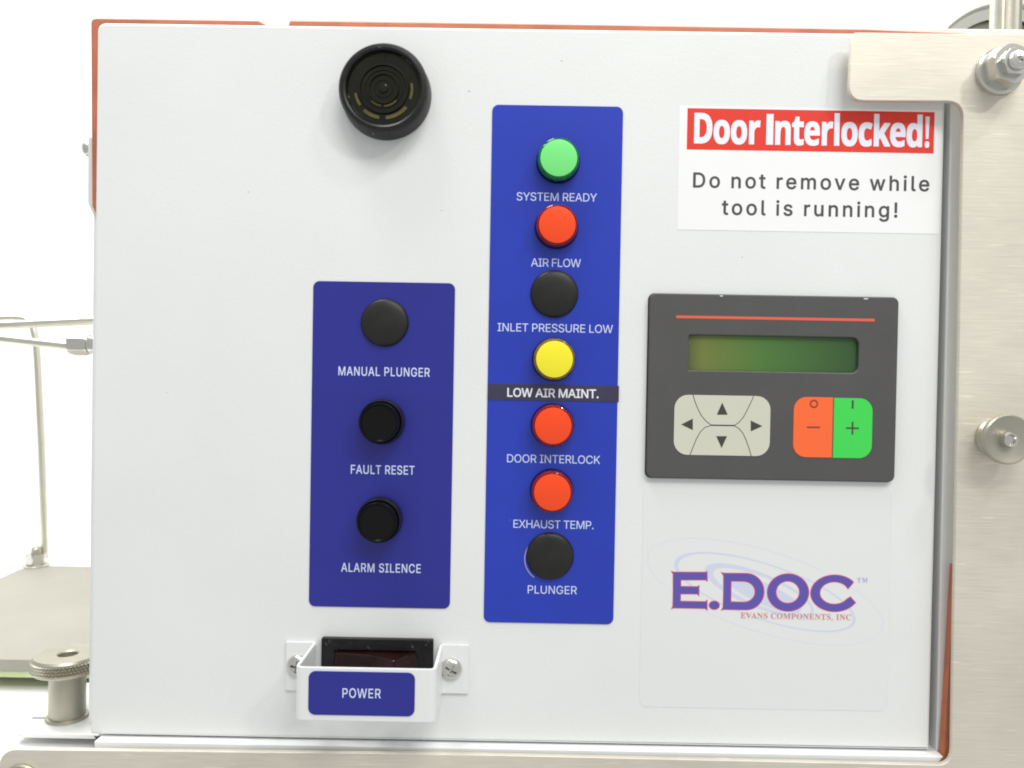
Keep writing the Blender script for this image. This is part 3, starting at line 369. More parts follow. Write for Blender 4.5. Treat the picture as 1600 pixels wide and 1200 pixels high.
# white body behind the gasket
bx0 = P(146, 600, .04).x; bx1 = P(1640, 600, .04).x
obj('cabinet_body', box(bx0 + .004, bx1, .0305, .19, CAM.z - .1550, P(800, 35.2, .0305).z, .0015), M['frame'], cab)
obj('top_rail', shape([pp([(452, 29.5), (900, 36.5), (1350, 43.5), (1602, 46), (1680, 47), (1680, 60), (452, 45)], .0301)], .004, .0004, y=.0341 - .0002), M['white'], cab)
cov = roundpoly(pp([(139, 215), (165, 215), (165, 345), (150, 341), (138.5, 318)], .0312), [.0008, 0, 0, .001, .003])
hc = obj('hinge_cover', shape([cov], .0008, .0002, y=.0313), M['bracket'], cab)
sp_ = P(138.5, 232, .036)
obj('side_screw', lathe([(.0016, -.004), (.0036, 0), (.0036, .0006), (.0026, .0018), (.001, .0024), (0, .0025)], 24, 'X'), M['steel'], cab, loc=sp_)

for px, py, w_, h_ in ((878, 95, 5, 2), (733, 143, 4, 3), (690, 329, 3, 2), (262, 613, 2, 2), (388, 300, 2, 3), (1160, 402, 3, 2)):
    c = P(px, py); pts = [(c.x + w_ * PX * random.uniform(.35, .55) * math.cos(R(a_)), c.z + h_ * PX * random.uniform(.35, .55) * math.sin(R(a_))) for a_ in range(0, 360, 45)]
    obj('paint_chip', shape([pts], .00002, y=0), M['chip'], cab)
# ---- buzzer
bc = P(598.7, 137, -.009)
bz = obj('buzzer', lathe([(.0172, 0), (.0174, .0006), (.0172, .0020), (.01695, .0086), (.0162, .0097), (.0150, .0099), (.01425, .0094), (.0141, .0086)], 96, 'Y', True, False), M['black'], cab,
         loc=(bc.x, 0, bc.z), label='round black alarm buzzer with smoked ringed grille')
prof = [(.0141, .0087), (.0137, .0088), (.0134, .0078), (.0120, .0077), (.0096, .0077), (.0094, .0086), (.0088, .0087), (.0086, .0078), (.0074, .0078), (.0073, .0082), (.0070, .0082), (.0069, .0078),
        (.0060, .0078), (.0058, .0088), (.0053, .0088), (.0051, .0080), (.0036, .0080), (.0035, .0083), (.0032, .0083), (.0031, .0080), (.0018, .0080), (.0016, .0086), (.0009, .0088), (0, .0088)]
obj('grille', lathe([(a, h) for a, h in prof], 80, 'Y', False, True), M['olive'], bz, loc=(bc.x, 0, bc.z))
def arc(cx, cz, r0, r1, a0, a1, n=14):
    o = [(cx + r1 * math.cos(R(a0 + (a1 - a0) * i / n)), cz + r1 * math.sin(R(a0 + (a1 - a0) * i / n))) for i in range(n + 1)]
    return o + [(cx + r0 * math.cos(R(a1 + (a0 - a1) * i / n)), cz + r0 * math.sin(R(a1 + (a0 - a1) * i / n))) for i in range(n + 1)]
for r0, r1, a0, a1 in ((.0103, .0116, 228, 262), (.0103, .0116, 275, 322), (.0061, .0068, 225, 262), (.0061, .0068, 272, 318), (.0103, .0113, 190, 216), (.0103, .0112, 340, 372)):
    obj('sound_slot', shape([arc(bc.x, bc.z, r0, r1, a0, a1)], .0003, y=-.0077), M['brass'], bz)
obj('rib', box(bc.x - .0003, bc.x + .0003, -.0086, -.0076, bc.z + .0088, bc.z + .0132), M['olive'], bz)

# ---- label plates
LT = .00035
def plate(corners, mname, label, r=10):
    q = quad(*corners, -LT)
    return obj('label_plate', shape([rrect(*q, r * PX)], LT, .00008, y=0), M[mname], cab, label=label)
lp1 = plate(((491, 438), (712, 443.5), (702, 952), (481, 946.5)), 'navy', 'navy blue label strip for the plunger, reset and silence buttons')
lp2 = plate(((769, 163), (973, 167), (959, 976.5), (756, 971.5)), 'blue', 'tall royal blue label strip for the indicator lamps')
FD_ = -LT - .00002
for s, cx, cy, wd in (('SYSTEM READY', 870, 307.8, 125), ('AIR FLOW', 868.7, 410.6, 77.5), ('INLET PRESSURE LOW', 867.5, 512.6, 180),
                      ('DOOR INTERLOCK', 865, 717.3, 145.5), ('EXHAUST TEMP.', 864.8, 819.4, 125.5), ('PLUNGER', 863, 921.6, 77)):
    text(s, 'inter', cx, cy, wd, 12.6, FD_, M['ink_pale'], lp2, sx=.98)
for s, cx, cy, wd in (('MANUAL PLUNGER', 600.2, 580.7, 142.5), ('FAULT RESET', 598, 734, 99.5), ('ALARM SILENCE', 595.3, 887.4, 124.5)):
    text(s, 'inter', cx, cy, wd, 13.6, FD_, M['ink_pale'], lp1, sx=.78, bold=8)
q = quad((762.5, 599), (967.5, 603.3), (966.5, 628.5), (762, 624.5), -LT - .0002)
tp = obj('tape_label', shape([rrect(*q, .0001)], .0002, .00004, y=-LT), M['tape'], cab, label='dark embossing-tape strip stuck across the blue label')
text('LOW AIR MAINT.', 'inter', 864, 614.2, 142, 13.2, -LT - .00022, M['ink_white'], tp, sx=1.0, bold=14)

# ---- indicator lamps
LH = .0062
bez_me = None
def bezel_mesh():
    bm = lathe([(.0084, 0), (.0085, .0006), (.0083, .0020), (.0080, .0024), (.0078, .0022), (.0077, .0010)], 64, 'Y', True, False)
    m_ = bpy.data.meshes.new('pilot_lamp'); bm.to_mesh(m_); bm.free(); m_.materials.append(M['black_gloss']); return finish(m_)
bez_me = bezel_mesh()
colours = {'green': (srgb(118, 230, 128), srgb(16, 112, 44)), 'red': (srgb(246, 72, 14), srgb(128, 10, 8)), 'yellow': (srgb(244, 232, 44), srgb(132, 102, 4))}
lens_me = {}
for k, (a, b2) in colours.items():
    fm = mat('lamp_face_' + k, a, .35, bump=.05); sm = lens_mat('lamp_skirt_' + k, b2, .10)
    # skirt with eight shallow facets round the shoulder
    bm = bmesh.new(); rings = []; n = 64
    for r, h in ((.0080, .0012), (.0081, .0030), (.0081, .0046), (.0077, .0057), (.0074, LH - .0003), (.0072, LH - .0007), (.0069, LH - .0007)):
        ring = []
        for i in range(n):
            an = 2 * math.pi * i / n; f = 1.0
            if .0040 < h < LH - .0002: f = 1 - .045 * max(0, math.cos(8 * an)) ** 4
            ring.append(bm.verts.new((r * f * math.cos(an), -h, r * f * math.sin(an))))
        rings.append(ring)
    for A, B in zip(rings, rings[1:]):
        for i in range(n): bm.faces.new((A[i], A[(i + 1) % n], B[(i + 1) % n], B[i]))
    bmesh.ops.recalc_face_normals(bm, faces=bm.faces)
    sk = bpy.data.meshes.new('lens'); bm.to_mesh(sk); bm.free(); sk.materials.append(sm); finish(sk, 25)
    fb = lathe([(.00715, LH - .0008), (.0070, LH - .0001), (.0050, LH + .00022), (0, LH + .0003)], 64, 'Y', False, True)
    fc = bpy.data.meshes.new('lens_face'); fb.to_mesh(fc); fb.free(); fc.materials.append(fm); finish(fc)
    lens_me[k] = (sk, fc)
for k, px, py, lab in (('green', 873.2, 246.7, 'green indicator lamp at the top of the blue strip, above SYSTEM READY'),
                       ('red', 870.8, 351, 'red indicator lamp above the words AIR FLOW'),
                       ('yellow', 866.4, 561.2, 'yellow indicator lamp above the words LOW AIR MAINT.'),
                       ('red', 864.3, 665.4, 'red indicator lamp above the words DOOR INTERLOCK'),
                       ('red', 863, 769.4, 'red indicator lamp above the words EXHAUST TEMP.')):
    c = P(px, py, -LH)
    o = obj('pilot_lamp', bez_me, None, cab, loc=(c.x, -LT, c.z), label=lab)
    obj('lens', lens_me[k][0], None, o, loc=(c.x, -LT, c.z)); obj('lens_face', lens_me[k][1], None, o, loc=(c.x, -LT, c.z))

# ---- domed blanking plugs
bm = lathe([(.0093, 0), (.00935, .0003), (.0091, .0009)] + [(.0091 * math.cos(R(a)), .0009 + .0019 * math.sin(R(a))) for a in (12, 25, 38, 50, 62, 74)] + [(0, .0028)], 64, 'Y')
pm = bpy.data.meshes.new('hole_plug'); bm.to_mesh(pm); bm.free(); pm.materials.append(M['plug']); finish(pm, 50)
for px, py, lab in ((866.3, 459, 'domed black blanking plug above the words INLET PRESSURE LOW'), (859.5, 869, 'domed black blanking plug above the word PLUNGER, slightly off centre'), (601, 504, 'domed black blanking plug above the words MANUAL PLUNGER')):
    c = P(px, py, -.001); obj('hole_plug', pm, None, cab, loc=(c.x, -LT, c.z), label=lab)
c = P(853, 873, 0)
obj('glue_residue', shape([arc(c.x + .0006, c.z, .0087, .0091, 140, 235)], .00005, y=-LT), M['tm'], lp2)

# ---- push buttons
for px, py, ex, ey, lab in ((592.6, 660.5, 595.5, 657.5, 'black push button above the words FAULT RESET'), (589, 816.5, 592, 811, 'black push button above the words ALARM SILENCE')):
    c = P(px, py, -.0085)
    o = obj('push_button', lathe([(.0086, 0), (.0088, .0006), (.0088, .0022), (.0085, .0050), (.0082, .0054), (.0079, .0051), (.0078, .0035)], 64, 'Y', True, False), M['black'], cab, loc=(c.x, -LT, c.z), label=lab)
    obj('button_cap', lathe([(.0076, .003), (.0077, .0060), (.0076, .0083), (.0073, .0087), (.0070, .0086), (.0066, .0080), (0, .0078)], 64, 'Y', False, True), M['black_gloss'], o, loc=(c.x, -LT, c.z))

# ---- power switch behind its guard
sx0, sx1, sz0, sz1 = quad((502.5, 995.5), (677, 1000), (676, 1088), (501, 1084), -.0018)
rx0, rx1, rz0, rz1 = sx0 + .0054, sx1 - .0066, sz0 + .0045, sz1 - .0047
sw = obj('power_switch', shape([rrect(sx0, sx1, sz0, sz1, .0006), rrect(rx0, rx1, rz0, rz1, .0003)], .0022, .0004, y=0), M['black'], cab, label='black rocker power switch behind the white guard')
bm = bmesh.new(); prof = [(0, .0044), (.10, .0046), (.25, .0050), (.42, .0060), (.58, .0078), (.70, .0100), (.76, .0114), (.80, .0112), (.88, .0078), (1, .0036)]
A = []; B = []
for u, h in prof:
    x = rx0 + .0003 + u * (rx1 - rx0 - .0006); A.append(bm.verts.new((x, -h, rz0 + .0003))); B.append(bm.verts.new((x, -h, rz1 - .0003)))
A2 = [bm.verts.new((v.co.x, 0, v.co.z)) for v in A]; B2 = [bm.verts.new((v.co.x, 0, v.co.z)) for v in B]
for i in range(len(A) - 1):
    bm.faces.new((A[i], A[i + 1], B[i + 1], B[i])); bm.faces.new((A2[i], A2[i + 1], A[i + 1], A[i])); bm.faces.new((B[i], B[i + 1], B2[i + 1], B2[i]))
bm.faces.new((A[0], B[0], B2[0], A2[0])); bm.faces.new((A[-1], B[-1], B2[-1], A2[-1]))
bmesh.ops.recalc_face_normals(bm, faces=bm.faces)
M['rocker'] = mat('rocker_red_reflection', (.018, .004, .004), .12, spec=.5, var=.5, vscale=120)  # black rocker with its red reflection put into the base colour
bmesh.ops.bevel(bm, geom=[e for e in bm.edges if len(e.link_faces) == 2 and e.calc_face_angle(0) > R(60)], offset=.00035, segments=3, affect='EDGES')
obj('rocker', bm, M['rocker'], sw)

GD = .0262; GT = .0011
gx0 = P(466.5, 1080, -GD).x; gx1 = P(676.5, 1080, -GD).x; gz1 = P(571, 1042.5, -GD).z; gz0 = P(571, 1125.5, -GD).z
fl0 = P(447.6, 1040, 0).x; fl1 = P(732.5, 1040, 0).x
path = [(fl0, 0), (gx0, 0), (gx0, -GD), (gx1, -GD), (gx1, 0), (fl1, 0)]      # folded strip seen from above (x, y)
def strip(path, T, z0, z1, rad, n=5):
    pts = []
    for i, p in enumerate(path):
        p = Vector(p)
        if i in (0, len(path) - 1): pts.append(p); continue
        a = (Vector(path[i - 1]) - p).normalized(); b_ = (Vector(path[i + 1]) - p).normalized(); s, e = p + a * rad, p + b_ * rad
        for k in range(n + 1):
            u = k / n; pts.append((1 - u) ** 2 * s + 2 * u * (1 - u) * p + u * u * e)
    bm = bmesh.new(); rows = []
    for i, p in enumerate(pts):
        t = (pts[min(i + 1, len(pts) - 1)] - pts[max(i - 1, 0)]).normalized(); nrm = Vector((t.y, -t.x))
        a = p; b_ = p + nrm * T
        rows.append([bm.verts.new((a.x, a.y, z0)), bm.verts.new((b_.x, b_.y, z0)), bm.verts.new((b_.x, b_.y, z1)), bm.verts.new((a.x, a.y, z1))])
    for r0, r1 in zip(rows, rows[1:]):
        for k in range(4): bm.faces.new((r0[k], r0[(k + 1) % 4], r1[(k + 1) % 4], r1[k]))
    bm.faces.new(rows[0]); bm.faces.new(rows[-1][::-1]); bmesh.ops.recalc_face_normals(bm, faces=bm.faces)
    bmesh.ops.bevel(bm, geom=[e for e in bm.edges if e.calc_face_angle(0) > R(60)], offset=.0002, segments=2, affect='EDGES')
    return bm
gd = obj('switch_guard', strip(path, GT, gz0, gz1, .0017), M['bracket'], cab, label='white folded metal guard over the power switch')
q = quad((482, 1048.5), (648, 1051.5), (648, 1120), (481.5, 1116.5), -GD - GT - .0003)
npl = obj('name_plate', shape([rrect(*q, 11 * pxm(-GD))], .0003, .00008, y=-GD - GT), M['navy'], gd)
text('POWER', 'inter', 565, 1083.2, 60, 14.6, -GD - GT - .00032, M['ink_pale'], gd, sx=.80, bold=8)
# cross-head screws
def screw_mesh():
    bm = lathe([(.0041, 0), (.0042, .0005)] + [(.0042 * math.cos(R(a)), .0005 + .0021 * math.sin(R(a))) for a in (15, 30, 45, 60, 75)] + [(0, .0026)], 48, 'Y')
    m_ = bpy.data.meshes.new('screw'); bm.to_mesh(m_); bm.free(); o = bpy.data.objects.new('s', m_); sc.collection.objects.link(o)
    bm = bmesh.new(); a, t = .0031, .00052
    cr = ((-a, -t), (-t, -t), (-t, -a), (t, -a), (t, -t), (a, -t), (a, t), (t, t), (t, a), (-t, a), (-t, t), (-a, t))
    lo_ = [bm.verts.new((x * .55, -.0006, z * .55)) for x, z in cr]; hi_ = [bm.verts.new((x, -.0040, z)) for x, z in cr]
    for i in range(12): bm.faces.new((lo_[i], lo_[(i + 1) % 12], hi_[(i + 1) % 12], hi_[i]))
    bm.faces.new(lo_[::-1]); bm.faces.new(hi_)
    c_ = bpy.data.meshes.new('c'); bmesh.ops.recalc_face_normals(bm, faces=bm.faces); bm.to_mesh(c_); bm.free(); co = bpy.data.objects.new('c', c_); sc.collection.objects.link(co)
    md = o.modifiers.new('b', 'BOOLEAN'); md.object = co; md.operation = 'DIFFERENCE'; md.solver = 'EXACT'; md.use_self = True
    dg = bpy.context.evaluated_depsgraph_get(); dg.update(); me = bpy.data.meshes.new_from_object(o.evaluated_get(dg)); me.name = 'screw'
    bpy.data.objects.remove(o); bpy.data.objects.remove(co); me.materials.clear(); me.materials.append(M['steel']); return finish(me, 40)
sm_ = screw_mesh()
for px, py, ro in ((463.5, 1042, 10), (704.7, 1047, 28)):
    c = P(px, py, -.003); o = obj('screw', sm_, None, gd, loc=(c.x, -GT, c.z)); o.rotation_euler = (0, R(ro), 0)

# ---- keypad
KT = .0022
kq = quad((1017, 457), (1406, 465), (1397, 754.5), (1009, 745.5), -KT)
wq = quad((1077, 523), (1342.5, 528), (1341, 582.5), (1075, 578.5), -KT)
kp = obj('keypad', shape([rrect(*kq, 10 * PX), rrect(*wq, 7 * PX, rr=(.0006, .0026, .0026, .0006))], KT, .0005, y=0), M['keypad'], cab, label='charcoal operator keypad with green display window')
obj('keypad_rear', shape([rrect(kq[0] - .0004, kq[1] + .0002, kq[2] - .0003, kq[3] + .0001, 10 * PX)], .0004, y=-.00002), M['keyside'], kp)
obj('display_window', shape([rrect(wq[0] + .00005, wq[1] - .00005, wq[2] + .00005, wq[3] - .00005, .0005)], .0002, y=-.0004), M['lcd'], kp, label='unlit green display')
q = quad((1056.5, 492.3), (1366.5, 498.6), (1366.5, 503), (1056.5, 496.6), -KT)
obj('stripe', shape([rrect(*q, 0)], .00008, y=-KT), M['stripe'], kp)
kx0, kx1, kz0, kz1 = quad((1053, 616), (1204.5, 618.5), (1203, 714), (1052, 710.5), -KT)
def K(u, v): return (kx0 + (kx1 - kx0) * u / 151, kz1 - (kz1 - kz0) * v / 95)
ul = [(29, 0), (32, 10), (37, 22), (43, 33), (50, 41), (58, 47)]; ur = [(95, 47), (102, 42), (109, 33), (115, 21), (120, 10), (124, 0)]
dl = [(58, 48), (49, 51), (42, 58), (36, 69), (31, 82), (26, 95)]; dr = [(122, 95), (118, 82), (113, 69), (108, 59), (102, 52), (95, 48)]
def cor(cu, cv, a0):
    return [(cu + 22 * math.cos(R(a0 + 15 * i)), cv - 22 * math.sin(R(a0 + 15 * i))) for i in range(7)]
keys = [ul + ur, dl + dr,
        [(29, 0)] + cor(22, 22, 90) + cor(22, 73, 180) + [(26, 95)] + dl[::-1][1:] + ul[::-1][:-1][0:],
        [(122, 95)] + cor(129, 73, 270) + cor(129, 22, 0) + [(124, 0)] + ur[::-1][1:] + dr[::-1][:-1]]
KF = .00022
for kk in keys:
    obj('arrow_key', shape([[K(*p) for p in kk]], KF, .00006, off=-.6 * PX, y=-KT), M['key_grey'], kp)
obj('key_border', shape([rrect(kx0, kx1, kz0, kz1, 22 * PX)], .00006, y=-KT), M['key_ink'], kp)
for pts in ([(1128.5, 629), (1137, 648), (1120, 648)], [(1127.5, 700), (1119, 681.5), (1136, 681.5)], [(1064.3, 663.3), (1082.5, 654), (1082.5, 672)], [(1191.2, 665.8), (1173, 657), (1173, 674)]):
    obj('arrow_symbol', shape([pp(pts, -KT - KF)], .00004, y=-KT - KF), M['key_ink'], kp)
oq = quad((1239.5, 619.5), (1301, 621.5), (1300, 715.5), (1239.5, 713.5), -KT); gq = quad((1302.6, 621.5), (1363, 623), (1362, 716), (1301.6, 715.5), -KT)
obj('minus_key', shape([rrect(*oq, 20 * PX, rr=(20 * PX, .0001, .0001, 20 * PX))], KF, .00006, y=-KT), M['key_orange'], kp, label='orange stop and minus key')
obj('plus_key', shape([rrect(*gq, 20 * PX, rr=(.0001, 20 * PX, 20 * PX, .0001))], KF, .00006, y=-KT), M['key_green'], kp, label='green start and plus key')
def bar(cx, cy, w_, h_, mt):
    c = P(cx, cy, -KT - KF); obj('key_symbol', shape([rrect(c.x - w_ / 2 * PX, c.x + w_ / 2 * PX, c.z - h_ / 2 * PX, c.z + h_ / 2 * PX, 0)], .00004, y=-KT - KF), mt, kp)
bar(1271, 667.6, 20, 2.6, M['key_ink_red']); bar(1332.3, 632, 3, 13, M['key_ink'])
c = P(1332, 669, -KT - KF); a, t = 10 * PX, 1.3 * PX
obj('key_symbol', shape([[(c.x + x, c.z + z) for x, z in ((-a, -t), (-t, -t), (-t, -a), (t, -a), (t, -t), (a, -t), (a, t), (t, t), (t, a), (-t, a), (-t, t), (-a, t))]], .00004, y=-KT - KF), M['key_ink'], kp)
c = P(1271.7, 631, -KT - KF); circ = lambda r, n=24: [(c.x + r * math.cos(2 * math.pi * i / n), c.z + r * math.sin(2 * math.pi * i / n)) for i in range(n)]
obj('key_symbol', shape([circ(6.6 * PX), circ(4.1 * PX)], .00004, y=-KT - KF), M['key_ink_red'], kp)
for cx, cy, w_ in ((1127, 462.3, 6), (1353, 466.8, 9)):        # chipped paint on the top edge
    c = P(cx, cy, -KT); pts = [(c.x + w_ * PX * (.5 + random.uniform(-.1, .1)) * math.cos(R(a_)), c.z + 2.2 * PX * (.5 + random.uniform(-.15, .15)) * math.sin(R(a_))) for a_ in range(0, 360, 40)]
    obj('paint_chip', shape([pts], .00004, y=-KT), M['swoosh2'], kp)

# ---- warning sticker
ST = .0001
q = quad((1062, 166.5), (1473, 171.5), (1470, 365), (1057.5, 359.5), -ST)
st = obj('warning_sticker', shape([rrect(q[0], min(q[1], X1 - .0012), q[2], q[3], .0003)], ST, .00004, y=0), M['sticker'], cab, label='white and red warning sticker about the interlocked door')
q = quad((1074.5, 169.3), (1460.5, 175), (1458.5, 239.5), (1072.8, 233.8), -ST)
obj('red_band', shape([rrect(*q, 0)], .00005, y=-ST), M['red_band'], st)
text('Door Interlocked!', 'bold', 1268.5, 203.2, 364, 46, -ST - .00006, M['ink_white'], st, sx=.70, bold=11, spc=150)
text('Do not remove while', 'inter', 1267.5, 284.2, 366, 22.5, -ST, M['ink_black'], st, sx=1.0, bold=14, spc=150)
text('tool is running!', 'inter', 1265, 326, 272, 22.5, -ST, M['ink_black'], st, sx=1.0, bold=14, spc=150)

# ---- logo sticker
q = quad((1004, 758), (1396, 762), (1386, 1111), (1000, 1104.5), -.0001)
lg = obj('logo_sticker', shape([rrect(*q, 12 * PX)], .0001, .00003, y=0), M['logo_film'], cab, label='clear sticker with violet company logo over pale orbit swooshes')
LD = -.0001
Zm = lambda u, v: P(1030 + u / 4.706, 850 + v / 4.706, LD)      # letter outlines measured on the door
def zp(pts): return [(Zm(*p).x, Zm(*p).z) for p in pts]
def el(cx, cy, rx, ry, a0=0, a1=360, n=48, rot=0):
    out = []
    for i in range(n + (0 if a1 - a0 == 360 else 1)):
        a = R(a0 + (a1 - a0) * i / n); x, y_ = rx * math.cos(a), -ry * math.sin(a)
        out.append((cx + x * math.cos(R(rot)) - y_ * math.sin(R(rot)), cy + x * math.sin(R(rot)) + y_ * math.cos(R(rot))))
    return out
E_ = [(93, 203), (106, 207), (338, 208), (351, 203), (353, 271), (341, 263), (158, 263), (158, 312), (280, 314), (292, 307), (291, 376), (279, 366), (156, 366), (155, 421), (340, 424), (351, 415), (352, 483), (337, 473), (105, 469), (93, 473), (101, 458), (103, 340), (103, 220)]
D1 = [(460, 211), (474, 215), (640, 216)] + el(640, 350, 130, 133.5, 80, -80, 20) + [(640, 483), (474, 480), (460, 484), (470, 465), (474, 345), (474, 232)]
D2 = [(528, 272), (620, 273)] + el(622, 351, 83, 77, 80, -80, 16) + [(620, 428), (526, 425)]
O1 = el(947, 356, 152, 137); O2 = el(945, 354, 87, 82)
C1 = el(1290, 362, 176, 134, 41, 322, 40) + [(1443, 431), (1405, 389)] + el(1288, 360, 108, 83, 325, 36, 30)[::1] + [(1388, 328), (1426, 284)]
C1 = [(1388, 328), (1426, 284)] + el(1290, 362, 176, 134, 40, 322, 40) + [(1443, 431), (1405, 389)] + el(1288, 360, 108, 83, 325, 35, 30)
Dt = el(405, 450, 37, 30)
def swoosh(cx, cy, rx, ry, rot, dx, dy, kx, ky, mt):
    a = el(cx, cy, rx, ry, rot=rot, n=72); b_ = el(cx + dx, cy + dy, rx * kx, ry * ky, rot=rot, n=72)
    obj('swoosh', shape([zp(a), zp(b_)], .00002, y=LD), M[mt], lg)
swoosh(780, 350, 905, 300, 17.5, 0, 0, .994, .985, 'swoosh2')
swoosh(778, 352, 700, 205, 18.5, 4, 2, .962, .955, 'swoosh')
swoosh(735, 340, 430, 128, 22, 22, 8, .90, .80, 'swoosh')
obj('swoosh', shape([zp(el(770, 365, 300, 78, rot=24))], .00002, y=LD), M['swoosh'], lg)
for n_, L in (('logo_letter', [E_]), ('logo_letter', [Dt]), ('logo_letter', [D1, D2]), ('logo_letter', [O1, O2]), ('logo_letter', [C1])):
    o = obj('letter_outline', shape([zp(l) for l in L], .00003, off=.9 * PX, y=LD - .00003), M['logo_red'], lg)
    obj(n_, shape([zp(l) for l in L], .00003, off=-.4 * PX, y=LD - .00007), M['logo_blue'], lg)
text('EVANS COMPONENTS, INC', 'serif', 1243.5, 963, 173, 8.8, LD - .00003, M['logo_text'], lg, sx=.98, capch='E')
text('TM', 'serif', 1347.5, 906.3, 16, 7, LD - .00003, M['tm'], lg, sx=.9, capch='T')

# ================================================================ STAINLESS PLATE
SD = -.0075
pl = thing('steel_plate', 'brushed stainless mounting plate with a corner tab lapping over the cabinet door', 'mounting plate', (P(1550, 600, SD).x, SD, Z0))
outer = [(1328, 51), (1680, 54), (1720, 1330), (-10, 1300), (3, 1171), (700, 1178.5), (1464, 1194), (1487.5, 1180), (1491.5, 1000), (1499, 560), (1506, 157), (1326, 157)]
# order: top-left tab corner, top right ... clockwise in the picture
ol = roundpoly(pp([(1331, 50.5), (1680, 55), (1720, 1330), (-20, 1300), (2, 1171), (700, 1178.5), (1487.5, 1196), (1490.5, 1000), (1499, 560), (1506, 158), (1326, 157)], SD),
               [.0022, 0, 0, .0, .0075, 0, .0058, 0, 0, .0062, .0058])
obj('plate_sheet', shape([ol], .0022, .00025, y=SD + .0022), M['brushed'], pl)
c = P(1562, 112, SD - .001)
stud = obj('stud_bolt', lathe([(.0034, -.002), (.0034, .0126), (.0030, .0132), (.0012, .0134), (.0009, .0124), (0, .0124)], 40, 'Y'), M['steel'], pl, loc=(c.x, SD, c.z), label='threaded stud at the upper right')
obj('washer', lathe([(.0086, 0), (.0088, .0004), (.0087, .0020), (.0082, .0026), (.0070, .0028)], 64, 'Y'), M['steel'], stud, loc=(c.x, SD, c.z))
obj('hex_nut', hexprism(.0079, .0028, .0095, rot=.35), M['steel'], stud, loc=(c.x, SD, c.z))
obj('end_nut', hexprism(.0054, .0095, .0118, rot=.1), M['steel'], stud, loc=(c.x, SD, c.z))
c = P(1574.5, 686.5, SD - .009)
kn = obj('thumb_nut', lathe([(.0070, 0), (.0072, .0012), (.0060, .0030), (.0064, .0050), (.0088, .0068), (.0093, .0080), (.0093, .0094), (.0088, .0100), (.0079, .0098), (.0060, .0092), (.0038, .0090), (.0032, .0088)], 80, 'Y'), M['steel_dull'], pl, loc=(c.x, SD, c.z), label='round thumb nut half way down the plate')
obj('stud_end', lathe([(.0029, .0085), (.0029, .0108), (.0026, .0114), (.0019, .0112), (.0014, .0102), (0, .0101)], 40, 'Y', False, True), M['steel'], kn, loc=(c.x, SD, c.z))
c = P(30, 1227, SD - .002)
obj('bolt_head', lathe([(.0075, 0), (.0076, .0012), (.0070, .0018), (.0055, .0020), (.0050, .0040), (0, .0044)], 48, 'Y'), M['steel_dull'], pl, loc=(c.x, SD, c.z), label='bolt head at the lower left corner of the plate')

# ================================================================ LOWER LEFT HARDWARE
# white ledge
ZL = CAM.z - .1553
def at_z(px, py, z):
    """where the sight line through (px,py) meets the level z"""
    d = cx_ * ((px - 800) / FPX) + cy_ - cz_ * ((py - 600) / FPX); t = (z - CAM.z) / d.z; return CAM + d * t
def hshape(loops, z_top, T, bev=.0004):
    """horizontal plate from (x,y) loops"""
    me = shape([[(x, y) for x, y in L] for L in loops], T, bev, y=0)
    me.transform(Matrix(((1, 0, 0, 0), (0, 0, 1, 0), (0, -1, 0, z_top - T), (0, 0, 0, 1))))   # (x,-z',y) -> (x, y, up)
    return me
yl = at_z(80, 1146, ZL).y
lx0 = at_z(18, 1143, ZL).x; lx1 = X0 + .05
kc = at_z(105, 1121, ZL)
slotx = at_z(62, 1122, ZL)
slot = rrect(slotx.x - .0040, slotx.x + .009, slotx.y - .0016, slotx.y + .0016, .0015)
led = obj('ledge_plate', hshape([rrect(lx0, lx1, yl, yl + .055, .004, rr=(.006, 0, 0, .004)), slot], ZL, .0022, .0006), M['bracket'],
          label='white painted ledge plate with a slot, under the knurled knob', cat='bracket')
# knurled knob
kn = thing('knurled_knob', 'knurled steel thumb knob standing on the white ledge beside the cabinet', 'knob', (kc.x, kc.y, ZL))
hr = 50 * (kc.y + DC) / FPX; zh = at_z(103, 1021, ZL).z
ztop = P(103, 1021, kc.y).z - ZL; hth = 25 * (kc.y + DC) / FPX; pr = 26.3 * (kc.y + DC) / FPX
obj('shaft', lathe([(pr, .0006), (pr, ztop - hth)], 64, 'Z'), M['steel_dull'], kn, loc=(kc.x, kc.y, ZL))
obj('base_washer', lathe([(pr * 1.16, 0), (pr * 1.18, .0004), (pr * 1.14, .0012), (pr, .0014)], 64, 'Z'), M['steel_dull'], kn, loc=(kc.x, kc.y, ZL))
hd = obj('head', lathe([(pr, 0), (hr - .0006, 0), (hr - .0002, .0006), (hr - .0002, hth - .0009), (hr - .0009, hth), (.0046, hth), (.0040, hth - .0005), (.0038, hth - .004), (0, hth - .004)], 128, 'Z'), M['steel_dull'], kn, loc=(kc.x, kc.y, ZL + ztop - hth))
# diamond knurl: one small pyramid per cell
bm = bmesh.new(); NK = 62; rows = 4; zk0 = .0008; zk1 = hth - .0011; dz = (zk1 - zk0) / rows
for j in range(rows):
    for i in range(NK):
        a = 2 * math.pi * (i + .5 * (j % 2)) / NK; da = math.pi / NK; z = zk0 + (j + .5) * dz
        def q_(an, zz, rr): return bm.verts.new((rr * math.cos(an), rr * math.sin(an), zz))
        r0 = hr - .0002; l_, r_, t_, b_, p_ = q_(a - da, z, r0), q_(a + da, z, r0), q_(a, min(z + dz, zk1), r0), q_(a, max(z - dz, zk0), r0), q_(a, z, hr + .00075)
        for u, v in ((l_, b_), (b_, r_), (r_, t_), (t_, l_)): bm.faces.new((u, v, p_))
me = bpy.data.meshes.new('knurl'); bm.to_mesh(me); bm.free(); me.materials.append(M['steel_dull'])
kl = obj('knurling', me, None, hd, loc=(kc.x, kc.y, ZL + ztop - hth), kind='stuff')

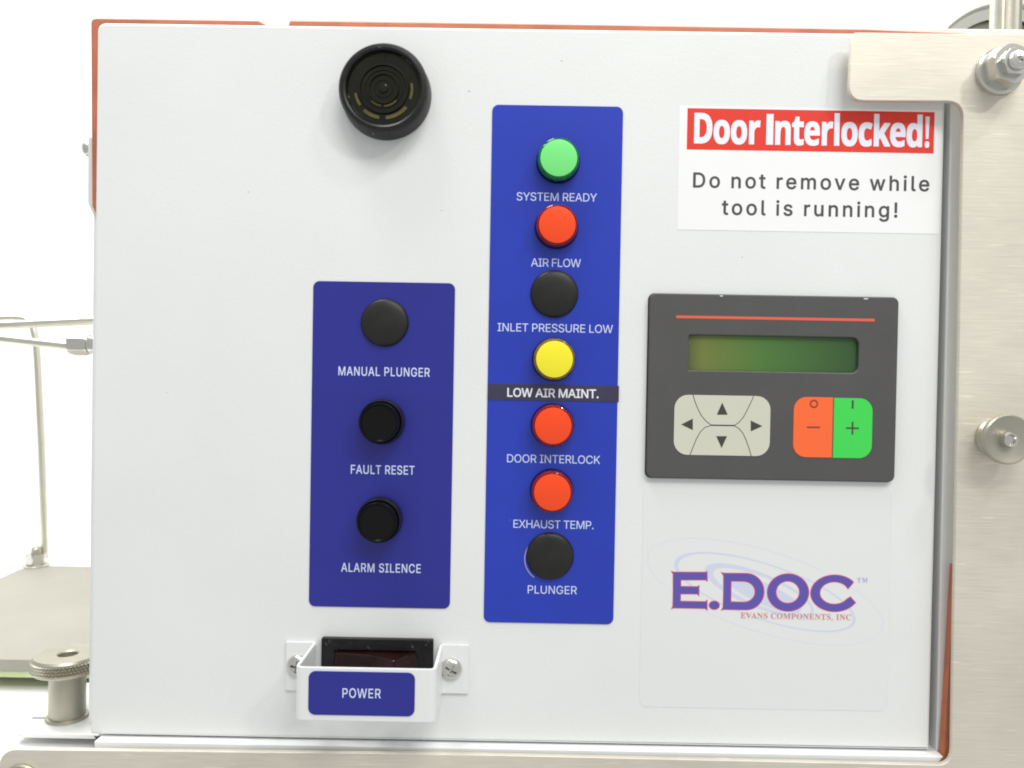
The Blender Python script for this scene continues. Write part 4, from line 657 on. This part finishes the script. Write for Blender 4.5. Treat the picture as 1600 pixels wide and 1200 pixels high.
# deck plate behind with its green liner
ZD = CAM.z - .1455
fy = at_z(60, 1031, ZD).y; a1 = at_z(76, 884, ZD); a2 = at_z(0, 903, ZD); a0 = at_z(36, 887, ZD)
xr = bx0 + .003
dl_ = [(xr, fy), (xr, a1.y + .001), (a1.x, a1.y), (a0.x + .003, a0.y), (a0.x, a0.y - .003), (a2.x, a2.y), (a2.x, fy)]
dk = obj('deck_plate', hshape([dl_], ZD, .0060, .0005), M['deck'], label='thick satin metal shelf plate lying behind the knurled knob', cat='metal plate')
obj('green_sheet', hshape([[(xr, fy + .001), (xr, fy + .05), (a2.x + .002, fy + .05), (a2.x + .002, fy + .001)]], ZD - .0062, .0032, .0003), M['green_film'], label='pale green sheet sandwiched under the metal shelf plate', cat='sheet')
# support rod with nut on the plate's rear corner
nb = at_z(57, 884, ZD); s_ = (nb.y + DC) / FPX
rod_r = 5.2 * s_
rt = thing('support_rod', 'thin upright rod bolted to the rear corner of the shelf plate', 'rod', (nb.x, nb.y, ZD))
yd = nb.y + .004
path = [P(70, 872, yd), P(68, 800, yd), P(65, 700, yd), P(61, 610, yd), P(58.5, 560, yd), P(56, 530, yd), P(52, 512, yd), P(46, 502, yd), P(36, 497.5, yd), P(20, 497, yd), P(-40, 499, yd)]
obj('bent_rod', tube(path, rod_r), M['tube'], rt)
obj('washer', lathe([(20 * s_, 0), (20.5 * s_, .0008), (17 * s_, .0016)], 40, 'Z'), M['steel'], rt, loc=(nb.x, nb.y, ZD))
obj('hex_nut', hexprism(15.5 * s_, .0016, 20 * s_, 'Z', rot=.3), M['steel'], rt, loc=(nb.x, nb.y, ZD))
obj('bolt_end', lathe([(7.5 * s_, 20 * s_), (7.5 * s_, 27 * s_), (5 * s_, 30 * s_), (0, 31 * s_)], 32, 'Z'), M['steel_dull'], rt, loc=(nb.x, nb.y, ZD))
# tubes
for ya, yb, xb, D, lab in ((508.5, 501, 146, .085, 'upper thin steel tube running into the left side of the cabinet'), (529, 541, 112, .062, 'lower thin steel tube with a hex fitting at the cabinet')):
    tb = thing('steel_tube', lab, 'tube', P(60, (ya + yb) / 2, D), 'thin steel tubes left of the cabinet')
    k = (yb - ya) / xb
    ends = [P(-60, ya - 60 * k, D), P(xb / 2, (ya + yb) / 2, D), P(xb, yb, D)]
    if xb > 140: ends.append(Vector((bx0 + .006, D, ends[-1].z)))
    obj('pipe', tube(ends, 6.2 * pxm(D)), M['tube'], tb)
    if xb < 140:
        fz = P(126, 538, D)
        obj('hex_fitting', hexprism(17.5 * pxm(D), -15 * pxm(D), 15 * pxm(D), 'X', .18, rot=.52), M['steel'], tb, loc=fz)
        obj('fitting_body', lathe([(13.5 * pxm(D), 15 * pxm(D)), (14.5 * pxm(D), 17 * pxm(D)), (14.5 * pxm(D), 27 * pxm(D)), (11 * pxm(D), 28 * pxm(D)), (11 * pxm(D), 62 * pxm(D))], 32, 'X'), M['steel'], tb, loc=fz).rotation_euler = (0, 0, math.pi)

# ================================================================ BEHIND, UPPER RIGHT
D = .235; s_ = pxm(D); c = P(1563, 136, D)
M['drum'] = mat('drum_satin_metal', (.55, .55, .50), .5, metal=.3, var=.05, vscale=30)
dr_ = thing('round_flange', 'round ringed metal flange showing above the cabinet at the upper right', 'flange', c)
obj('rim_ring', lathe([(100 * s_, -.03), (136 * s_, -.03), (137 * s_, .000), (134 * s_, .004), (124 * s_, .006), (121 * s_, .003), (119 * s_, .004), (104 * s_, .002)], 128, 'Y', True, False), M['drum'], dr_, loc=c)
obj('inner_disc', lathe([(104 * s_, -.002), (103 * s_, -.006), (94 * s_, -.008), (70 * s_, -.006), (0, -.006)], 128, 'Y', False, True), M['steel_dull'], dr_, loc=c)
for x0, x1, D, mt, lab in ((1541, 1566, .12, 'tube', 'pale round post in front of the flange, left one of the pair'), (1566.5, 1588, .10, 'steel_dull', 'beige satin post in front of the flange, right one of the pair')):
    p0 = P((x0 + x1) / 2, 300, D); p1 = P((x0 + x1) / 2, -120, D); r_ = (x1 - x0) / 2 * pxm(D)
    obj('steel_post', lathe([(r_, p0.z), (r_, p1.z)], 40, 'Z'), M[mt], loc=(p0.x, D, 0), label=lab, cat='post', group='posts behind the cabinet')
